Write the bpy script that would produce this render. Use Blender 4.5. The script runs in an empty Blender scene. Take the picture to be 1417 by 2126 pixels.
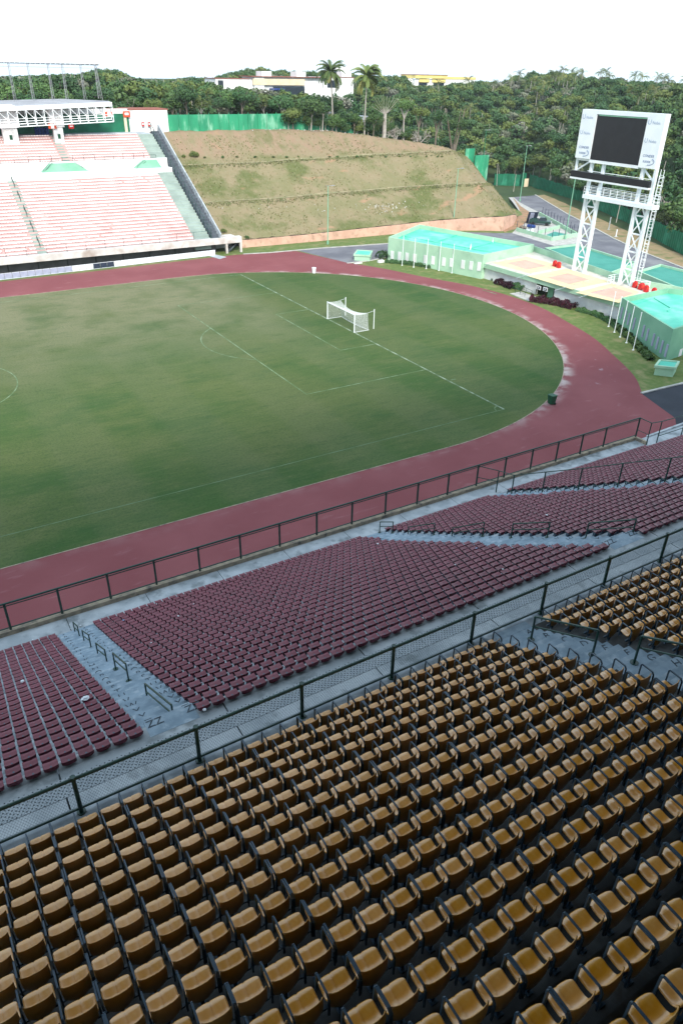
import bpy, bmesh, math, random
import numpy as np
from mathutils import Vector, Matrix
random.seed(7); RNG = np.random.default_rng(7)
S = bpy.context.scene
COL = S.collection
R = math.radians
# ------------------------------------------------------------------ camera
FOC = 1505.24
CAM = np.array([-52.5949, -52.5423, 30.5546]); YAW, PIT, ROL = .5527, .5446, .0197
def _axes():
    cy, sy, cp, sp = math.cos(YAW), math.sin(YAW), math.cos(PIT), math.sin(PIT)
    f = np.array([sy*cp, cy*cp, -sp]); r = np.array([cy, -sy, 0.]); u = np.cross(r, f)
    return r*math.cos(ROL)+u*math.sin(ROL), -r*math.sin(ROL)+u*math.cos(ROL), f
AR, AU, AF = _axes()
cd = bpy.data.cameras.new('camera'); cam = bpy.data.objects.new('camera', cd); COL.objects.link(cam)
cd.sensor_fit = 'VERTICAL'; cd.sensor_height = 36; cd.sensor_width = 24; cd.lens = FOC*36/2126
cd.clip_start = .2; cd.clip_end = 3000
cam.matrix_world = Matrix(((AR[0], AU[0], -AF[0], CAM[0]), (AR[1], AU[1], -AF[1], CAM[1]), (AR[2], AU[2], -AF[2], CAM[2]), (0, 0, 0, 1)))
S.camera = cam
# ------------------------------------------------------------------ sky, sun, exposure
SUN_EL, SUN_AZ = 38, 197          # azimuth clockwise from +Y: the sun stands behind the near stand
w = bpy.data.worlds.new('World'); S.world = w; w.use_nodes = True
nt = w.node_tree; nt.nodes.clear()
sky = nt.nodes.new('ShaderNodeTexSky'); sky.sky_type = 'NISHITA'; sky.sun_disc = False
sky.sun_elevation = R(SUN_EL); sky.sun_rotation = R(SUN_AZ); sky.air_density = 1.3; sky.dust_density = 1.5; sky.ozone_density = 1.5
bg = nt.nodes.new('ShaderNodeBackground'); bg.inputs[1].default_value = .13
bg2 = nt.nodes.new('ShaderNodeBackground'); bg2.inputs[0].default_value = (.70, .86, 1, 1); bg2.inputs[1].default_value = 1.25   # thin bright overcast
mxs = nt.nodes.new('ShaderNodeMixShader'); mxs.inputs[0].default_value = .8
wo = nt.nodes.new('ShaderNodeOutputWorld')
nt.links.new(sky.outputs[0], bg.inputs[0]); nt.links.new(bg.outputs[0], mxs.inputs[1]); nt.links.new(bg2.outputs[0], mxs.inputs[2]); nt.links.new(mxs.outputs[0], wo.inputs[0])
sl = bpy.data.lights.new('sun', 'SUN'); sun = bpy.data.objects.new('sun', sl); COL.objects.link(sun)
sl.energy = 3.6; sl.angle = R(12); sl.color = (1, .95, .87)
sd = Vector((math.sin(R(SUN_AZ))*math.cos(R(SUN_EL)), math.cos(R(SUN_AZ))*math.cos(R(SUN_EL)), math.sin(R(SUN_EL))))
sun.rotation_euler = sd.to_track_quat('Z', 'Y').to_euler()
S.view_settings.view_transform = 'Standard'; S.view_settings.look = 'None'
S.view_settings.exposure = .5; S.view_settings.gamma = 1
# ------------------------------------------------------------------ places in the photograph turned into points of the ground
def ray(u, v): return AF+AR*(u-708.5)/FOC+AU*(1063-v)/FOC
def gz(u, v, z=0.): d = ray(u, v); return CAM+(z-CAM[2])/d[2]*d
def gy(u, v, y): d = ray(u, v); return CAM+(y-CAM[1])/d[1]*d
def gx(u, v, x): d = ray(u, v); return CAM+(x-CAM[0])/d[0]*d
def proj(P):
    d = np.asarray(P, float)-CAM; c = d@AF
    return 708.5+FOC*(d@AR)/c, 1063-FOC*(d@AU)/c, c
def seen(P, m=25):
    u, v, c = proj(P); return c > 0 and -m < u < 1417+m and -m < v < 2126+m
# ------------------------------------------------------------------ materials
def _mat(name):
    m = bpy.data.materials.new(name); m.use_nodes = True; n = m.node_tree; b = n.nodes['Principled BSDF']; return m, n, b
def noise(n, scale, detail=4, stretch=None, coord='Object', rough=.55, off=0):
    tc = n.nodes.new('ShaderNodeTexCoord'); mp = n.nodes.new('ShaderNodeMapping')
    if stretch: mp.inputs['Scale'].default_value = stretch
    mp.inputs['Location'].default_value = (off, off*.7, 0)
    t = n.nodes.new('ShaderNodeTexNoise'); t.inputs['Scale'].default_value = scale; t.inputs['Detail'].default_value = detail; t.inputs['Roughness'].default_value = rough
    n.links.new(tc.outputs[coord], mp.inputs[0]); n.links.new(mp.outputs[0], t.inputs['Vector']); return t.outputs['Fac']
def ramp(n, src, lo, hi, a=0., b=1.):
    m = n.nodes.new('ShaderNodeMapRange'); m.inputs[1].default_value = lo; m.inputs[2].default_value = hi; m.inputs[3].default_value = a; m.inputs[4].default_value = b
    m.interpolation_type = 'SMOOTHSTEP'; n.links.new(src, m.inputs[0]); return m.outputs[0]
def mix(n, fac, a, b):
    m = n.nodes.new('ShaderNodeMix'); m.data_type = 'RGBA'
    if isinstance(fac, (int, float)): m.inputs[0].default_value = fac
    else: n.links.new(fac, m.inputs[0])
    for s, i in ((a, 6), (b, 7)):
        if isinstance(s, tuple): m.inputs[i].default_value = (*s[:3], 1)
        else: n.links.new(s, m.inputs[i])
    return m.outputs[2]
def math_(n, op, a, b=None):
    m = n.nodes.new('ShaderNodeMath'); m.operation = op
    for s, i in ((a, 0), (b, 1)):
        if s is None: continue
        if isinstance(s, (int, float)): m.inputs[i].default_value = s
        else: n.links.new(s, m.inputs[i])
    return m.outputs[0]
def bump(n, b, src, strength=.3, dist=.02):
    u = n.nodes.new('ShaderNodeBump'); u.inputs['Strength'].default_value = strength; u.inputs['Distance'].default_value = dist
    n.links.new(src, u.inputs['Height']); n.links.new(u.outputs[0], b.inputs['Normal'])
def M(name, c1, c2=None, scale=3, rough=.7, spec=.3, lo=.35, hi=.65, c3=None, scale3=.4, bmp=0, stretch=None, metal=0, detail=5, coat=0, vary=0):
    m, n, b = _mat(name)
    b.inputs['Roughness'].default_value = rough; b.inputs['Specular IOR Level'].default_value = spec; b.inputs['Metallic'].default_value = metal
    if coat: b.inputs['Coat Weight'].default_value = coat; b.inputs['Coat Roughness'].default_value = .30; b.inputs['Coat IOR'].default_value = 1.55
    c2 = c2 or tuple(x*.82 for x in c1)
    f = noise(n, scale, detail, stretch)
    c = mix(n, ramp(n, f, lo, hi), c1, c2)
    if c3: c = mix(n, ramp(n, noise(n, scale3, 6, stretch, off=3), .5, .72), c, c3)
    if vary:          # faded and fresher units
        oi = n.nodes.new('ShaderNodeObjectInfo'); h = n.nodes.new('ShaderNodeHueSaturation')
        n.links.new(ramp(n, oi.outputs['Random'], 0, 1, 1-vary, 1+vary), h.inputs['Value']); n.links.new(ramp(n, oi.outputs['Random'], .2, 1, 1.03, .93), h.inputs['Saturation']); n.links.new(c, h.inputs['Color']); c = h.outputs[0]
    n.links.new(c, b.inputs['Base Color'])
    if bmp: bump(n, b, noise(n, scale*6, 3, stretch), bmp)
    return m
MT = {}
MT['concrete'] = M('pale concrete', (.44, .475, .50), (.31, .345, .37), .8, .85, c3=(.19, .215, .225), scale3=1.1, bmp=.2)
MT['tread'] = M('weathered terrace concrete', (.28, .315, .345), (.17, .20, .225), 1.4, .85, c3=(.38, .42, .45), scale3=2.6, bmp=.2)
MT['aisle'] = M('painted aisle concrete', (.27, .35, .42), (.19, .26, .32), 1.8, .8, c3=(.38, .45, .51), scale3=2.2, bmp=.2)
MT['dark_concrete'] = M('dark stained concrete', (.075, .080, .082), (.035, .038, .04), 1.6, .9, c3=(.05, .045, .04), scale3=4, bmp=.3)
MT['kerb'] = M('sandy kerb', (.40, .33, .24), (.26, .22, .17), 2, .9, c3=(.12, .11, .10), scale3=2)
MT['maroon'] = M('maroon plastic', (.135, .006, .024), (.098, .004, .017), 1.1, .38, .45, c3=(.20, .035, .06), scale3=9, vary=.14)
MT['ochre'] = M('yellow ochre plastic', (.62, .285, .018), (.55, .240, .013), .9, .36, .7, c3=(.66, .36, .08), scale3=5, coat=1, vary=.10)
MT['arm'] = M('dark navy plastic', (.026, .055, .088), (.036, .070, .108), 8, .38, .5)
MT['rail'] = M('dark green painted steel', (.004, .034, .026), (.008, .05, .038), 5, .42, .5)
MT['mesh'] = M('green wire', (.010, .040, .038), None, 5, .5, .4)
MT['letter'] = M('dark stencil paint', (.035, .05, .065), (.09, .11, .13), 9, .9)
MT['white'] = M('white painted steel', (.82, .85, .86), (.76, .80, .82), .5, .5)
MT['whitewall'] = M('whitewashed wall', (.78, .78, .77), (.66, .67, .67), .7, .8, c3=(.62, .61, .59), scale3=.25)
MT['ledge'] = M('whitewashed beam', (.62, .60, .57), (.50, .47, .44), .6, .8, c3=(.36, .30, .26), scale3=.35)
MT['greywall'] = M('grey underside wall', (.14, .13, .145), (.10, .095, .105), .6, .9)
MT['mint'] = M('mint green plaster', (.40, .60, .43), (.34, .53, .38), .35, .8, c3=(.29, .47, .33), scale3=.5)
MT['mint_dark'] = M('deeper mint plaster', (.22, .44, .30), (.17, .37, .25), .35, .8)
MT['aqua'] = M('aqua roof membrane', (.07, .46, .33), (.11, .53, .40), .3, .55, c3=(.24, .60, .49), scale3=.22)
MT['teal'] = M('teal roof membrane', (.03, .22, .17), (.05, .27, .21), .3, .6)
MT['pink_wall'] = M('pinkish rendered wall', (.62, .40, .30), (.52, .32, .24), .4, .9, c3=(.40, .25, .18), scale3=1.1)
MT['asphalt'] = M('asphalt', (.165, .165, .185), (.115, .116, .135), .25, .92, c3=(.21, .21, .22), scale3=.15)
MT['darkasphalt'] = M('dark asphalt', (.035, .04, .052), (.026, .03, .04), .3, .9)
MT['kerbstone'] = M('pale kerbstone', (.46, .45, .42), (.34, .33, .31), 1, .9)
MT['fence_green'] = M('green corrugated sheet', (.008, .15, .075), (.006, .11, .055), .5, .6, c3=(.03, .22, .13), scale3=.3)
MT['wall_green'] = M('weathered green hoarding', (.03, .30, .15), (.02, .22, .11), .35, .7, c3=(.22, .48, .33), scale3=.8, stretch=(1, 1, .3))
MT['paver1'] = M('cream terrace tile', (.66, .56, .33), (.60, .50, .29), .6, .8)
MT['paver2'] = M('pink terrace tile', (.60, .38, .30), (.54, .33, .26), .6, .8)
MT['paver0'] = M('pale terrace screed', (.60, .57, .49), (.52, .48, .42), .4, .8, c3=(.42, .38, .33), scale3=.8)
MT['red'] = M('red plastic', (.55, .02, .02), (.42, .015, .015), 2, .5)
MT['orange'] = M('red orange panel', (.65, .09, .03), (.5, .06, .02), 2, .6)
MT['blue'] = M('blue tarpaulin', (.02, .05, .22), (.015, .04, .16), 2, .6)
MT['navy'] = M('navy board', (.02, .03, .055), (.03, .04, .07), 1, .6)
MT['lavender'] = M('lavender grey board', (.36, .38, .50), (.30, .32, .43), 1, .6)
MT['boardwhite'] = M('white board', (.76, .79, .83), (.66, .70, .74), 1, .6)
MT['screen'] = M('black display panel', (.008, .009, .011), (.012, .013, .015), 1, .45, .4)
MT['black'] = M('black rubber', (.012, .012, .013), None, 2, .7)
MT['bin'] = M('green bin plastic', (.01, .06, .03), (.014, .08, .04), 3, .5)
MT['net'] = M('white net cord', (.72, .76, .76), None, 3, .8)
MT['roofgrey'] = M('grey roof sheet', (.34, .34, .36), (.26, .26, .28), .3, .8)
MT['soffit'] = M('roof soffit concrete', (.20, .20, .20), None, .3, .9)
MT['rust'] = M('reddish truss shade', (.22, .12, .10), (.15, .09, .08), 1, .9)
MT['bark'] = M('brown bark', (.13, .10, .075), (.20, .17, .14), 1.5, .95)
MT['palebark'] = M('pale grey bark', (.40, .37, .33), (.28, .25, .22), 1.5, .95)
MT['yellowwall'] = M('yellow painted wall', (.78, .62, .22), None, .3, .8)
MT['creamwall'] = M('cream rendered wall', (.72, .60, .42), (.62, .50, .35), .3, .85)
MT['glass'] = M('dark window glass', (.02, .03, .04), None, 1, .15, .6)
MT['litter'] = M('white litter paper', (.75, .78, .82), None, 9, .8)
MT['roofred'] = M('reddish roof edge', (.30, .10, .07), None, 2, .8)
MT['soil'] = M('orange soil', (.36, .20, .12), (.26, .17, .10), .5, .95, c3=(.16, .17, .07), scale3=.6)
MT['farpink'] = M('faded sun glare pink plastic', (.86, .77, .76), (.82, .70, .69), .25, .45, .5, c3=(.66, .40, .38), scale3=.13)  # faded seats whitened further: sun glare put into the base colour
MT['farriser'] = M('pink washed terrace', (.68, .42, .40), (.58, .34, .32), .4, .85)
MT['farstep'] = M('grey green stair', (.33, .40, .36), (.26, .32, .29), .5, .85)
MT['darkstair'] = M('dark slate stair', (.10, .12, .14), (.07, .08, .10), 1, .9)
MT['verge'] = M('verge grass', (.085, .135, .030), (.13, .165, .05), 1.2, .9, c3=(.22, .20, .09), scale3=.5)
MT['dryverge'] = M('dry verge', (.30, .21, .12), (.22, .18, .09), .5, .95, c3=(.12, .14, .05), scale3=.3)
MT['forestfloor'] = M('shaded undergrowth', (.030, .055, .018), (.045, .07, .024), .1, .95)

def leafmat(name, a, b, c):
    m, n, bs = _mat(name); bs.inputs['Roughness'].default_value = .6; bs.inputs['Specular IOR Level'].default_value = .25
    oi = n.nodes.new('ShaderNodeObjectInfo')
    at = n.nodes.new('ShaderNodeAttribute'); at.attribute_name = 'tint'
    x = mix(n, ramp(n, noise(n, .9, 3), .35, .65), a, b)
    x = mix(n, at.outputs['Fac'], x, c)
    h = n.nodes.new('ShaderNodeHueSaturation'); h.inputs['Value'].default_value = 1
    v = n.nodes.new('ShaderNodeMapRange'); v.inputs[3].default_value = .72; v.inputs[4].default_value = 1.35
    n.links.new(oi.outputs['Random'], v.inputs[0]); n.links.new(v.outputs[0], h.inputs['Value']); n.links.new(x, h.inputs['Color'])
    n.links.new(h.outputs[0], bs.inputs['Base Color'])
    return m
MT['leaf1'] = leafmat('mid green foliage', (.046, .104, .030), (.060, .124, .036), (.105, .16, .045))
MT['leaf2'] = leafmat('deep green foliage', (.028, .078, .028), (.038, .094, .032), (.068, .13, .042))
MT['leaf3'] = leafmat('olive foliage', (.078, .120, .028), (.10, .138, .034), (.14, .165, .045))
MT['leaf4'] = leafmat('grey dry foliage', (.14, .145, .11), (.17, .17, .135), (.11, .135, .07))
MT['palm'] = leafmat('palm fronds', (.040, .085, .020), (.07, .12, .03), (.20, .20, .06))
MT['purple'] = leafmat('purple foliage', (.034, .004, .012), (.050, .006, .015), (.02, .012, .012))

def pitch_mat():
    m, n, b = _mat('mown turf'); b.inputs['Roughness'].default_value = .9; b.inputs['Specular IOR Level'].default_value = .15
    c = mix(n, ramp(n, noise(n, .045, 4, (1, .8, 1)), .34, .66), (.042, .090, .022), (.082, .110, .034))
    c = mix(n, ramp(n, noise(n, .22, 7, (.7, 1.2, 1), off=5, rough=.65), .45, .75, 0, .55), c, (.120, .130, .052))
    c = mix(n, ramp(n, noise(n, .12, 6, (.6, 1.1, 1), off=9), .50, .66, 0, .55), c, (.018, .072, .016))
    # broad mowing bands across the pitch, sunlit beige painted in towards the far touchline
    tc = n.nodes.new('ShaderNodeTexCoord'); sx = n.nodes.new('ShaderNodeSeparateXYZ'); n.links.new(tc.outputs['Object'], sx.inputs[0])
    st = math_(n, 'SINE', math_(n, 'MULTIPLY', sx.outputs[0], math.pi/5.5))
    c = mix(n, ramp(n, st, -.4, .4, 0, .22), c, (.13, .14, .07))
    dry = math_(n, 'MULTIPLY', ramp(n, sx.outputs[1], 18, 60, 0, 1), ramp(n, sx.outputs[0], 0, -10, 0, 1))  # mask of the painted sun brightness on the far left turf
    c = mix(n, math_(n, 'MULTIPLY', dry, ramp(n, noise(n, .16, 6, off=7), .3, .6, .35, .95)), c, (.190, .185, .105))
    c = mix(n, ramp(n, noise(n, .9, 6, (.35, 1.8, 1), off=13, rough=.7), .45, .72, 0, .35), c, (.125, .140, .055))
    c = mix(n, ramp(n, noise(n, .8, 6, (.4, 1.6, 1), off=17, rough=.7), .50, .74, 0, .40), c, (.016, .060, .014))
    c = mix(n, ramp(n, noise(n, 4.5, 6, rough=.7), .42, .72, 0, .5), c, (.018, .048, .014))
    c = mix(n, ramp(n, noise(n, 1.6, 7, (.8, 1.6, 1), off=2, rough=.7), .56, .80, 0, .45), c, (.19, .175, .105))
    n.links.new(c, b.inputs['Base Color']); bump(n, b, noise(n, 8, 3), .4, .03); return m
MT['pitch'] = pitch_mat()
def track_mat():
    m, n, b = _mat('maroon running track'); b.inputs['Roughness'].default_value = .85; b.inputs['Specular IOR Level'].default_value = .2
    c = mix(n, ramp(n, noise(n, .12, 5), .35, .7), (.190, .054, .060), (.222, .070, .076))
    c = mix(n, ramp(n, noise(n, 1.1, 6, (.35, 1.2, 1)), .58, .78, 0, .35), c, (.34, .19, .20))
    tc = n.nodes.new('ShaderNodeTexCoord'); vs = n.nodes.new('ShaderNodeVectorMath'); vs.operation = 'SUBTRACT'; vs.inputs[1].default_value = (-10.9, 33.2, 0)
    n.links.new(tc.outputs['Object'], vs.inputs[0]); sp = n.nodes.new('ShaderNodeSeparateXYZ'); n.links.new(vs.outputs[0], sp.inputs[0])
    xx = math_(n, 'MAXIMUM', sp.outputs[0], 0.)
    r = math_(n, 'SQRT', math_(n, 'ADD', math_(n, 'MULTIPLY', xx, xx), math_(n, 'MULTIPLY', sp.outputs[1], sp.outputs[1])))
    dust = ramp(n, r, 37.5, 39.3, 1, 0)
    k = math_(n, 'MULTIPLY', dust, ramp(n, noise(n, .45, 5, off=4), .40, .66, 0, .95))
    k = math_(n, 'MULTIPLY', k, ramp(n, sp.outputs[0], 4, 22, .12, 1))
    c = mix(n, k, c, (.46, .40, .38))
    spots = ramp(n, noise(n, .55, 5, off=11), .66, .76, 0, .5)
    spots = math_(n, 'MULTIPLY', spots, ramp(n, sp.outputs[1], -8, -30, 0, 1))
    spots = math_(n, 'MULTIPLY', spots, ramp(n, sp.outputs[0], 20, 28, 0, 1))
    c = mix(n, spots, c, (.42, .38, .42))
    n.links.new(c, b.inputs['Base Color']); bump(n, b, noise(n, 12, 3), .3, .01); return m
MT['track'] = track_mat()
def bank_mat():
    m, n, b = _mat('dry embankment grass'); b.inputs['Roughness'].default_value = .95; b.inputs['Specular IOR Level'].default_value = .1
    c = mix(n, ramp(n, noise(n, .25, 6, (1, 1, 1)), .35, .65), (.235, .190, .115), (.185, .170, .088))
    c = mix(n, ramp(n, noise(n, .10, 5, (1, 1.2, 1), off=3), .50, .63, 0, .85), c, (.095, .115, .038))
    c = mix(n, ramp(n, noise(n, .16, 6, (.8, 1.6, 1.6), off=8), .62, .72, 0, .8), c, (.33, .20, .125))
    tc = n.nodes.new('ShaderNodeTexCoord'); sp = n.nodes.new('ShaderNodeSeparateXYZ'); n.links.new(tc.outputs['Object'], sp.inputs[0])
    # the top band is bare reddish earth, with paler erosion streaks running down it
    top = math_(n, 'MULTIPLY', ramp(n, sp.outputs[2], 13.6, 15.5, 0, 1), ramp(n, noise(n, .5, 5, (1.2, .35, .35), off=6), .38, .62, .25, .9))
    c = mix(n, top, c, (.27, .185, .125))
    c = mix(n, ramp(n, noise(n, 3, 5, (1, .4, .4)), .5, .8, 0, .5), c, (.30, .26, .17))
    c = mix(n, ramp(n, noise(n, 1.1, 5, (1, .6, .6), off=2), .62, .74, 0, .6), c, (.06, .085, .025))
    n.links.new(c, b.inputs['Base Color']); bump(n, b, noise(n, 2.5, 5), .8, .15); return m
MT['bank'] = bank_mat()
def slab_mat():
    m, n, b = _mat('perforated drain slab'); b.inputs['Roughness'].default_value = .85
    tc = n.nodes.new('ShaderNodeTexCoord'); mp = n.nodes.new('ShaderNodeMapping'); mp.inputs['Scale'].default_value = (10, 10, 10); n.links.new(tc.outputs['Object'], mp.inputs[0])
    mp.inputs['Rotation'].default_value = (0, 0, .6)
    v = n.nodes.new('ShaderNodeTexVoronoi'); v.voronoi_dimensions = '2D'; v.inputs['Randomness'].default_value = .15; v.inputs['Scale'].default_value = 1; n.links.new(mp.outputs[0], v.inputs['Vector'])
    base = mix(n, ramp(n, noise(n, 2, 4), .35, .65), (.36, .40, .43), (.30, .34, .37))
    c = mix(n, ramp(n, v.outputs['Distance'], .20, .28, 1, 0), base, (.06, .07, .08))
    n.links.new(c, b.inputs['Base Color']); return m
MT['slab'] = slab_mat()

# ------------------------------------------------------------------ object helpers
def tag(o, label=None, cat=None, group=None, kind=None):
    if label: o['label'] = label
    if cat: o['category'] = cat
    if group: o['group'] = group
    if kind: o['kind'] = kind
    return o
def thing(name, label, cat, loc=(0, 0, 0), group=None, rz=0):
    o = bpy.data.objects.new(name, None); COL.objects.link(o); o.location = [float(a) for a in loc]; o.rotation_euler = (0, 0, rz)
    o.empty_display_size = .2
    return tag(o, label, cat, group)
def copy_tree(o, parent=None):
    c = o.copy(); COL.objects.link(c)
    if parent is not None: c.parent = parent; c.matrix_parent_inverse = Matrix.Identity(4)
    for ch in list(o.children): copy_tree(ch, c)
    return c
class MB:
    def __init__(s): s.v = []; s.f = []
    def add(s, vs, fs):
        k = len(s.v); s.v += [tuple(float(c) for c in v) for v in vs]; s.f += [tuple(i+k for i in f) for f in fs]; return s
    def box(s, c, size, rz=0, rx=0, ry=0):
        a, b, h = [x/2 for x in size]; m = Matrix.Translation(Vector([float(q) for q in c])) @ Matrix.Rotation(rz, 4, 'Z') @ Matrix.Rotation(ry, 4, 'Y') @ Matrix.Rotation(rx, 4, 'X')
        vs = [m @ Vector(p) for p in ((-a, -b, -h), (a, -b, -h), (a, b, -h), (-a, b, -h), (-a, -b, h), (a, -b, h), (a, b, h), (-a, b, h))]
        return s.add(vs, [(0, 3, 2, 1), (4, 5, 6, 7), (0, 1, 5, 4), (1, 2, 6, 5), (2, 3, 7, 6), (3, 0, 4, 7)])
    def bb(s, x0, x1, y0, y1, z0, z1): return s.box(((x0+x1)/2, (y0+y1)/2, (z0+z1)/2), (abs(x1-x0), abs(y1-y0), abs(z1-z0)))
    def bar(s, p, q, r, n=6, r2=None):
        p = Vector([float(a) for a in p]); q = Vector([float(a) for a in q]); d = q-p
        if d.length < 1e-6: return s
        d.normalize(); a = d.orthogonal().normalized(); b = d.cross(a); r2 = r if r2 is None else r2; vs = []
        for c, rr in ((p, r), (q, r2)):
            for i in range(n):
                t = 2*math.pi*(i+.5)/n; vs.append(c+(a*math.cos(t)+b*math.sin(t))*rr)
        return s.add(vs, [(i, (i+1) % n, n+(i+1) % n, n+i) for i in range(n)]+[tuple(range(n-1, -1, -1)), tuple(range(n, 2*n))])
    def tube(s, pts, r, n=6):
        for a, b in zip(pts[:-1], pts[1:]): s.bar(a, b, r, n)
        return s
    def flat(s, p, q, w, t):      # rectangular bar
        p = Vector([float(a) for a in p]); q = Vector([float(a) for a in q]); d = (q-p); L = d.length; d.normalize()
        a = Vector((0, 0, 1)).cross(d)
        a = Vector((1, 0, 0)) if a.length < .05 else a.normalized()
        b = d.cross(a)
        vs = [c+a*x*w/2+b*y*t/2 for c in (p, q) for x, y in ((-1, -1), (1, -1), (1, 1), (-1, 1))]
        return s.add(vs, [(3, 2, 1, 0), (4, 5, 6, 7), (0, 1, 5, 4), (1, 2, 6, 5), (2, 3, 7, 6), (3, 0, 4, 7)])
    def prism(s, poly, z0, z1):
        n = len(poly); vs = [(p[0], p[1], z0) for p in poly]+[(p[0], p[1], z1) for p in poly]
        return s.add(vs, [tuple(range(n-1, -1, -1)), tuple(range(n, 2*n))]+[(i, (i+1) % n, n+(i+1) % n, n+i) for i in range(n)])
    def quad(s, *vs): return s.add(vs, [tuple(range(len(vs)))])
    def build(s, name, mat, parent=None, smooth=False, bevel=0):
        me = bpy.data.meshes.new(name)
        off = Vector((0, 0, 0)); rz = 0
        if parent is not None:
            off = parent.location.copy(); p = parent
            while p.parent is not None: p = p.parent; off += p.location
        me.from_pydata([Vector(v)-off for v in s.v], [], s.f); me.update()
        o = bpy.data.objects.new(name, me); COL.objects.link(o)
        for mm in (mat if isinstance(mat, (list, tuple)) else [mat]): me.materials.append(MT[mm] if isinstance(mm, str) else mm)
        if smooth: me.polygons.foreach_set('use_smooth', [True]*len(me.polygons))
        if parent is not None: o.parent = parent
        if bevel:
            bv = o.modifiers.new('bevel', 'BEVEL'); bv.width = bevel; bv.segments = 2; bv.limit_method = 'ANGLE'
        return o
def struct(mb, name, mat): return tag(mb.build(name, mat), kind='structure')
def numesh(name, V, tot, loops, mat, tint=None, smooth=False):
    me = bpy.data.meshes.new(name); me.vertices.add(len(V)); me.vertices.foreach_set('co', np.ascontiguousarray(V, dtype=np.float32).ravel())
    me.loops.add(len(loops)); me.loops.foreach_set('vertex_index', loops.astype(np.int32))
    me.polygons.add(len(tot)); st = np.concatenate([[0], np.cumsum(tot)[:-1]]).astype(np.int32)
    me.polygons.foreach_set('loop_start', st); me.polygons.foreach_set('loop_total', tot.astype(np.int32))
    if smooth: me.polygons.foreach_set('use_smooth', np.ones(len(tot), bool))
    me.update(calc_edges=True); me.validate()
    if tint is not None:
        a = me.attributes.new('tint', 'FLOAT', 'FACE'); a.data.foreach_set('value', tint.astype(np.float32))
    me.materials.append(MT[mat] if isinstance(mat, str) else mat)
    return me
def mdata(me):
    V = np.zeros(len(me.vertices)*3, np.float32); me.vertices.foreach_get('co', V)
    L = np.zeros(len(me.loops), np.int32); me.loops.foreach_get('vertex_index', L)
    T = np.zeros(len(me.polygons), np.int32); me.polygons.foreach_get('loop_total', T)
    return V.reshape(-1, 3), T, L
def merge(items):
    """items: (meshdata, Nx(x,y,z,rz,s)) -> one set of arrays"""
    Vs, Ts, Ls, k = [], [], [], 0
    for (V, T, L), tr in items:
        for x, y, z, rz, sc in tr:
            c, s_ = math.cos(rz), math.sin(rz)
            W = np.empty_like(V); W[:, 0] = (V[:, 0]*c-V[:, 1]*s_)*sc+x; W[:, 1] = (V[:, 0]*s_+V[:, 1]*c)*sc+y; W[:, 2] = V[:, 2]*sc+z
            Vs.append(W); Ts.append(T); Ls.append(L+k); k += len(V)
    return np.concatenate(Vs), np.concatenate(Ts), np.concatenate(Ls)
ORD1 = 'zeroth first second third fourth fifth sixth seventh eighth ninth tenth eleventh twelfth thirteenth fourteenth fifteenth sixteenth seventeenth eighteenth nineteenth twentieth'.split()
TENS = {2: 'twenty', 3: 'thirty', 4: 'forty', 5: 'fifty'}
def ordw(n):
    if n <= 20: return ORD1[n]
    if n % 10 == 0: return {30: 'thirtieth', 40: 'fortieth', 50: 'fiftieth'}[n]
    return TENS[n//10]+'-'+ORD1[n % 10]
def text_mesh(txt, size, mat, M4, parent, name='letter', ext=.003):
    cu = bpy.data.curves.new('t', 'FONT'); cu.body = txt; cu.size = size; cu.extrude = ext; cu.align_x = 'CENTER'; cu.align_y = 'CENTER'; cu.resolution_u = 3
    to = bpy.data.objects.new('t', cu); me = bpy.data.meshes.new_from_object(to); bpy.data.objects.remove(to)
    me.transform(M4); me.name = name
    if parent is not None: me.transform(Matrix.Translation(-parent.location))
    o = bpy.data.objects.new(name, me); COL.objects.link(o); me.materials.clear(); me.materials.append(MT[mat])
    if parent is not None: o.parent = parent
    return o

# ================================================================== GROUND
CX, CY, CR = -10.9, 33.2, 37.6
def crom(pts, n=6):
    out = []; P = [np.array(p, float) for p in pts]; P = [2*P[0]-P[1]]+P+[2*P[-1]-P[-2]]
    for i in range(1, len(P)-2):
        for k in range(n):
            t = k/n; a, b, c, d = P[i-1:i+3]
            out.append(.5*((2*b)+(-a+c)*t+(2*a-5*b+4*c-d)*t*t+(-a+3*b-3*c+d)*t**3))
    return out+[P[-2]]
def sheet(name, poly, z, mat):
    bm = bmesh.new(); vs = [bm.verts.new((float(p[0]), float(p[1]), z)) for p in poly]; f = bm.faces.new(vs); bm.normal_update()
    if f.normal.z < 0: f.normal_flip()
    bmesh.ops.triangulate(bm, faces=[f], ngon_method='EAR_CLIP')
    me = bpy.data.meshes.new(name); bm.to_mesh(me); bm.free(); me.materials.append(MT[mat]); o = bpy.data.objects.new(name, me); COL.objects.link(o)
    return tag(o, kind='structure')
def strip(name, pts, w, z, mat, h=0):
    m = MB(); pts = [np.array(p[:2], float) for p in pts]
    L = []
    for i, p in enumerate(pts):
        a = pts[max(i-1, 0)]; b = pts[min(i+1, len(pts)-1)]; d = (b-a)/np.linalg.norm(b-a); nrm = np.array([-d[1], d[0]]); L.append((p-nrm*w/2, p+nrm*w/2))
    for (a, b), (c, d) in zip(L[:-1], L[1:]):
        if h == 0: m.quad((*a, z), (*c, z), (*d, z), (*b, z))
        else: m.prism([a, c, d, b], z-.05, z+h)
    return m
crestX = [3, 36, 49, 70, 78, 83, 85, 87.5]; crestZ = [18.8, 18.8, 18.2, 15.7, 13.3, 10, 6.5, .4]
def crest(x): return float(np.interp(x, crestX, crestZ))
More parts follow.
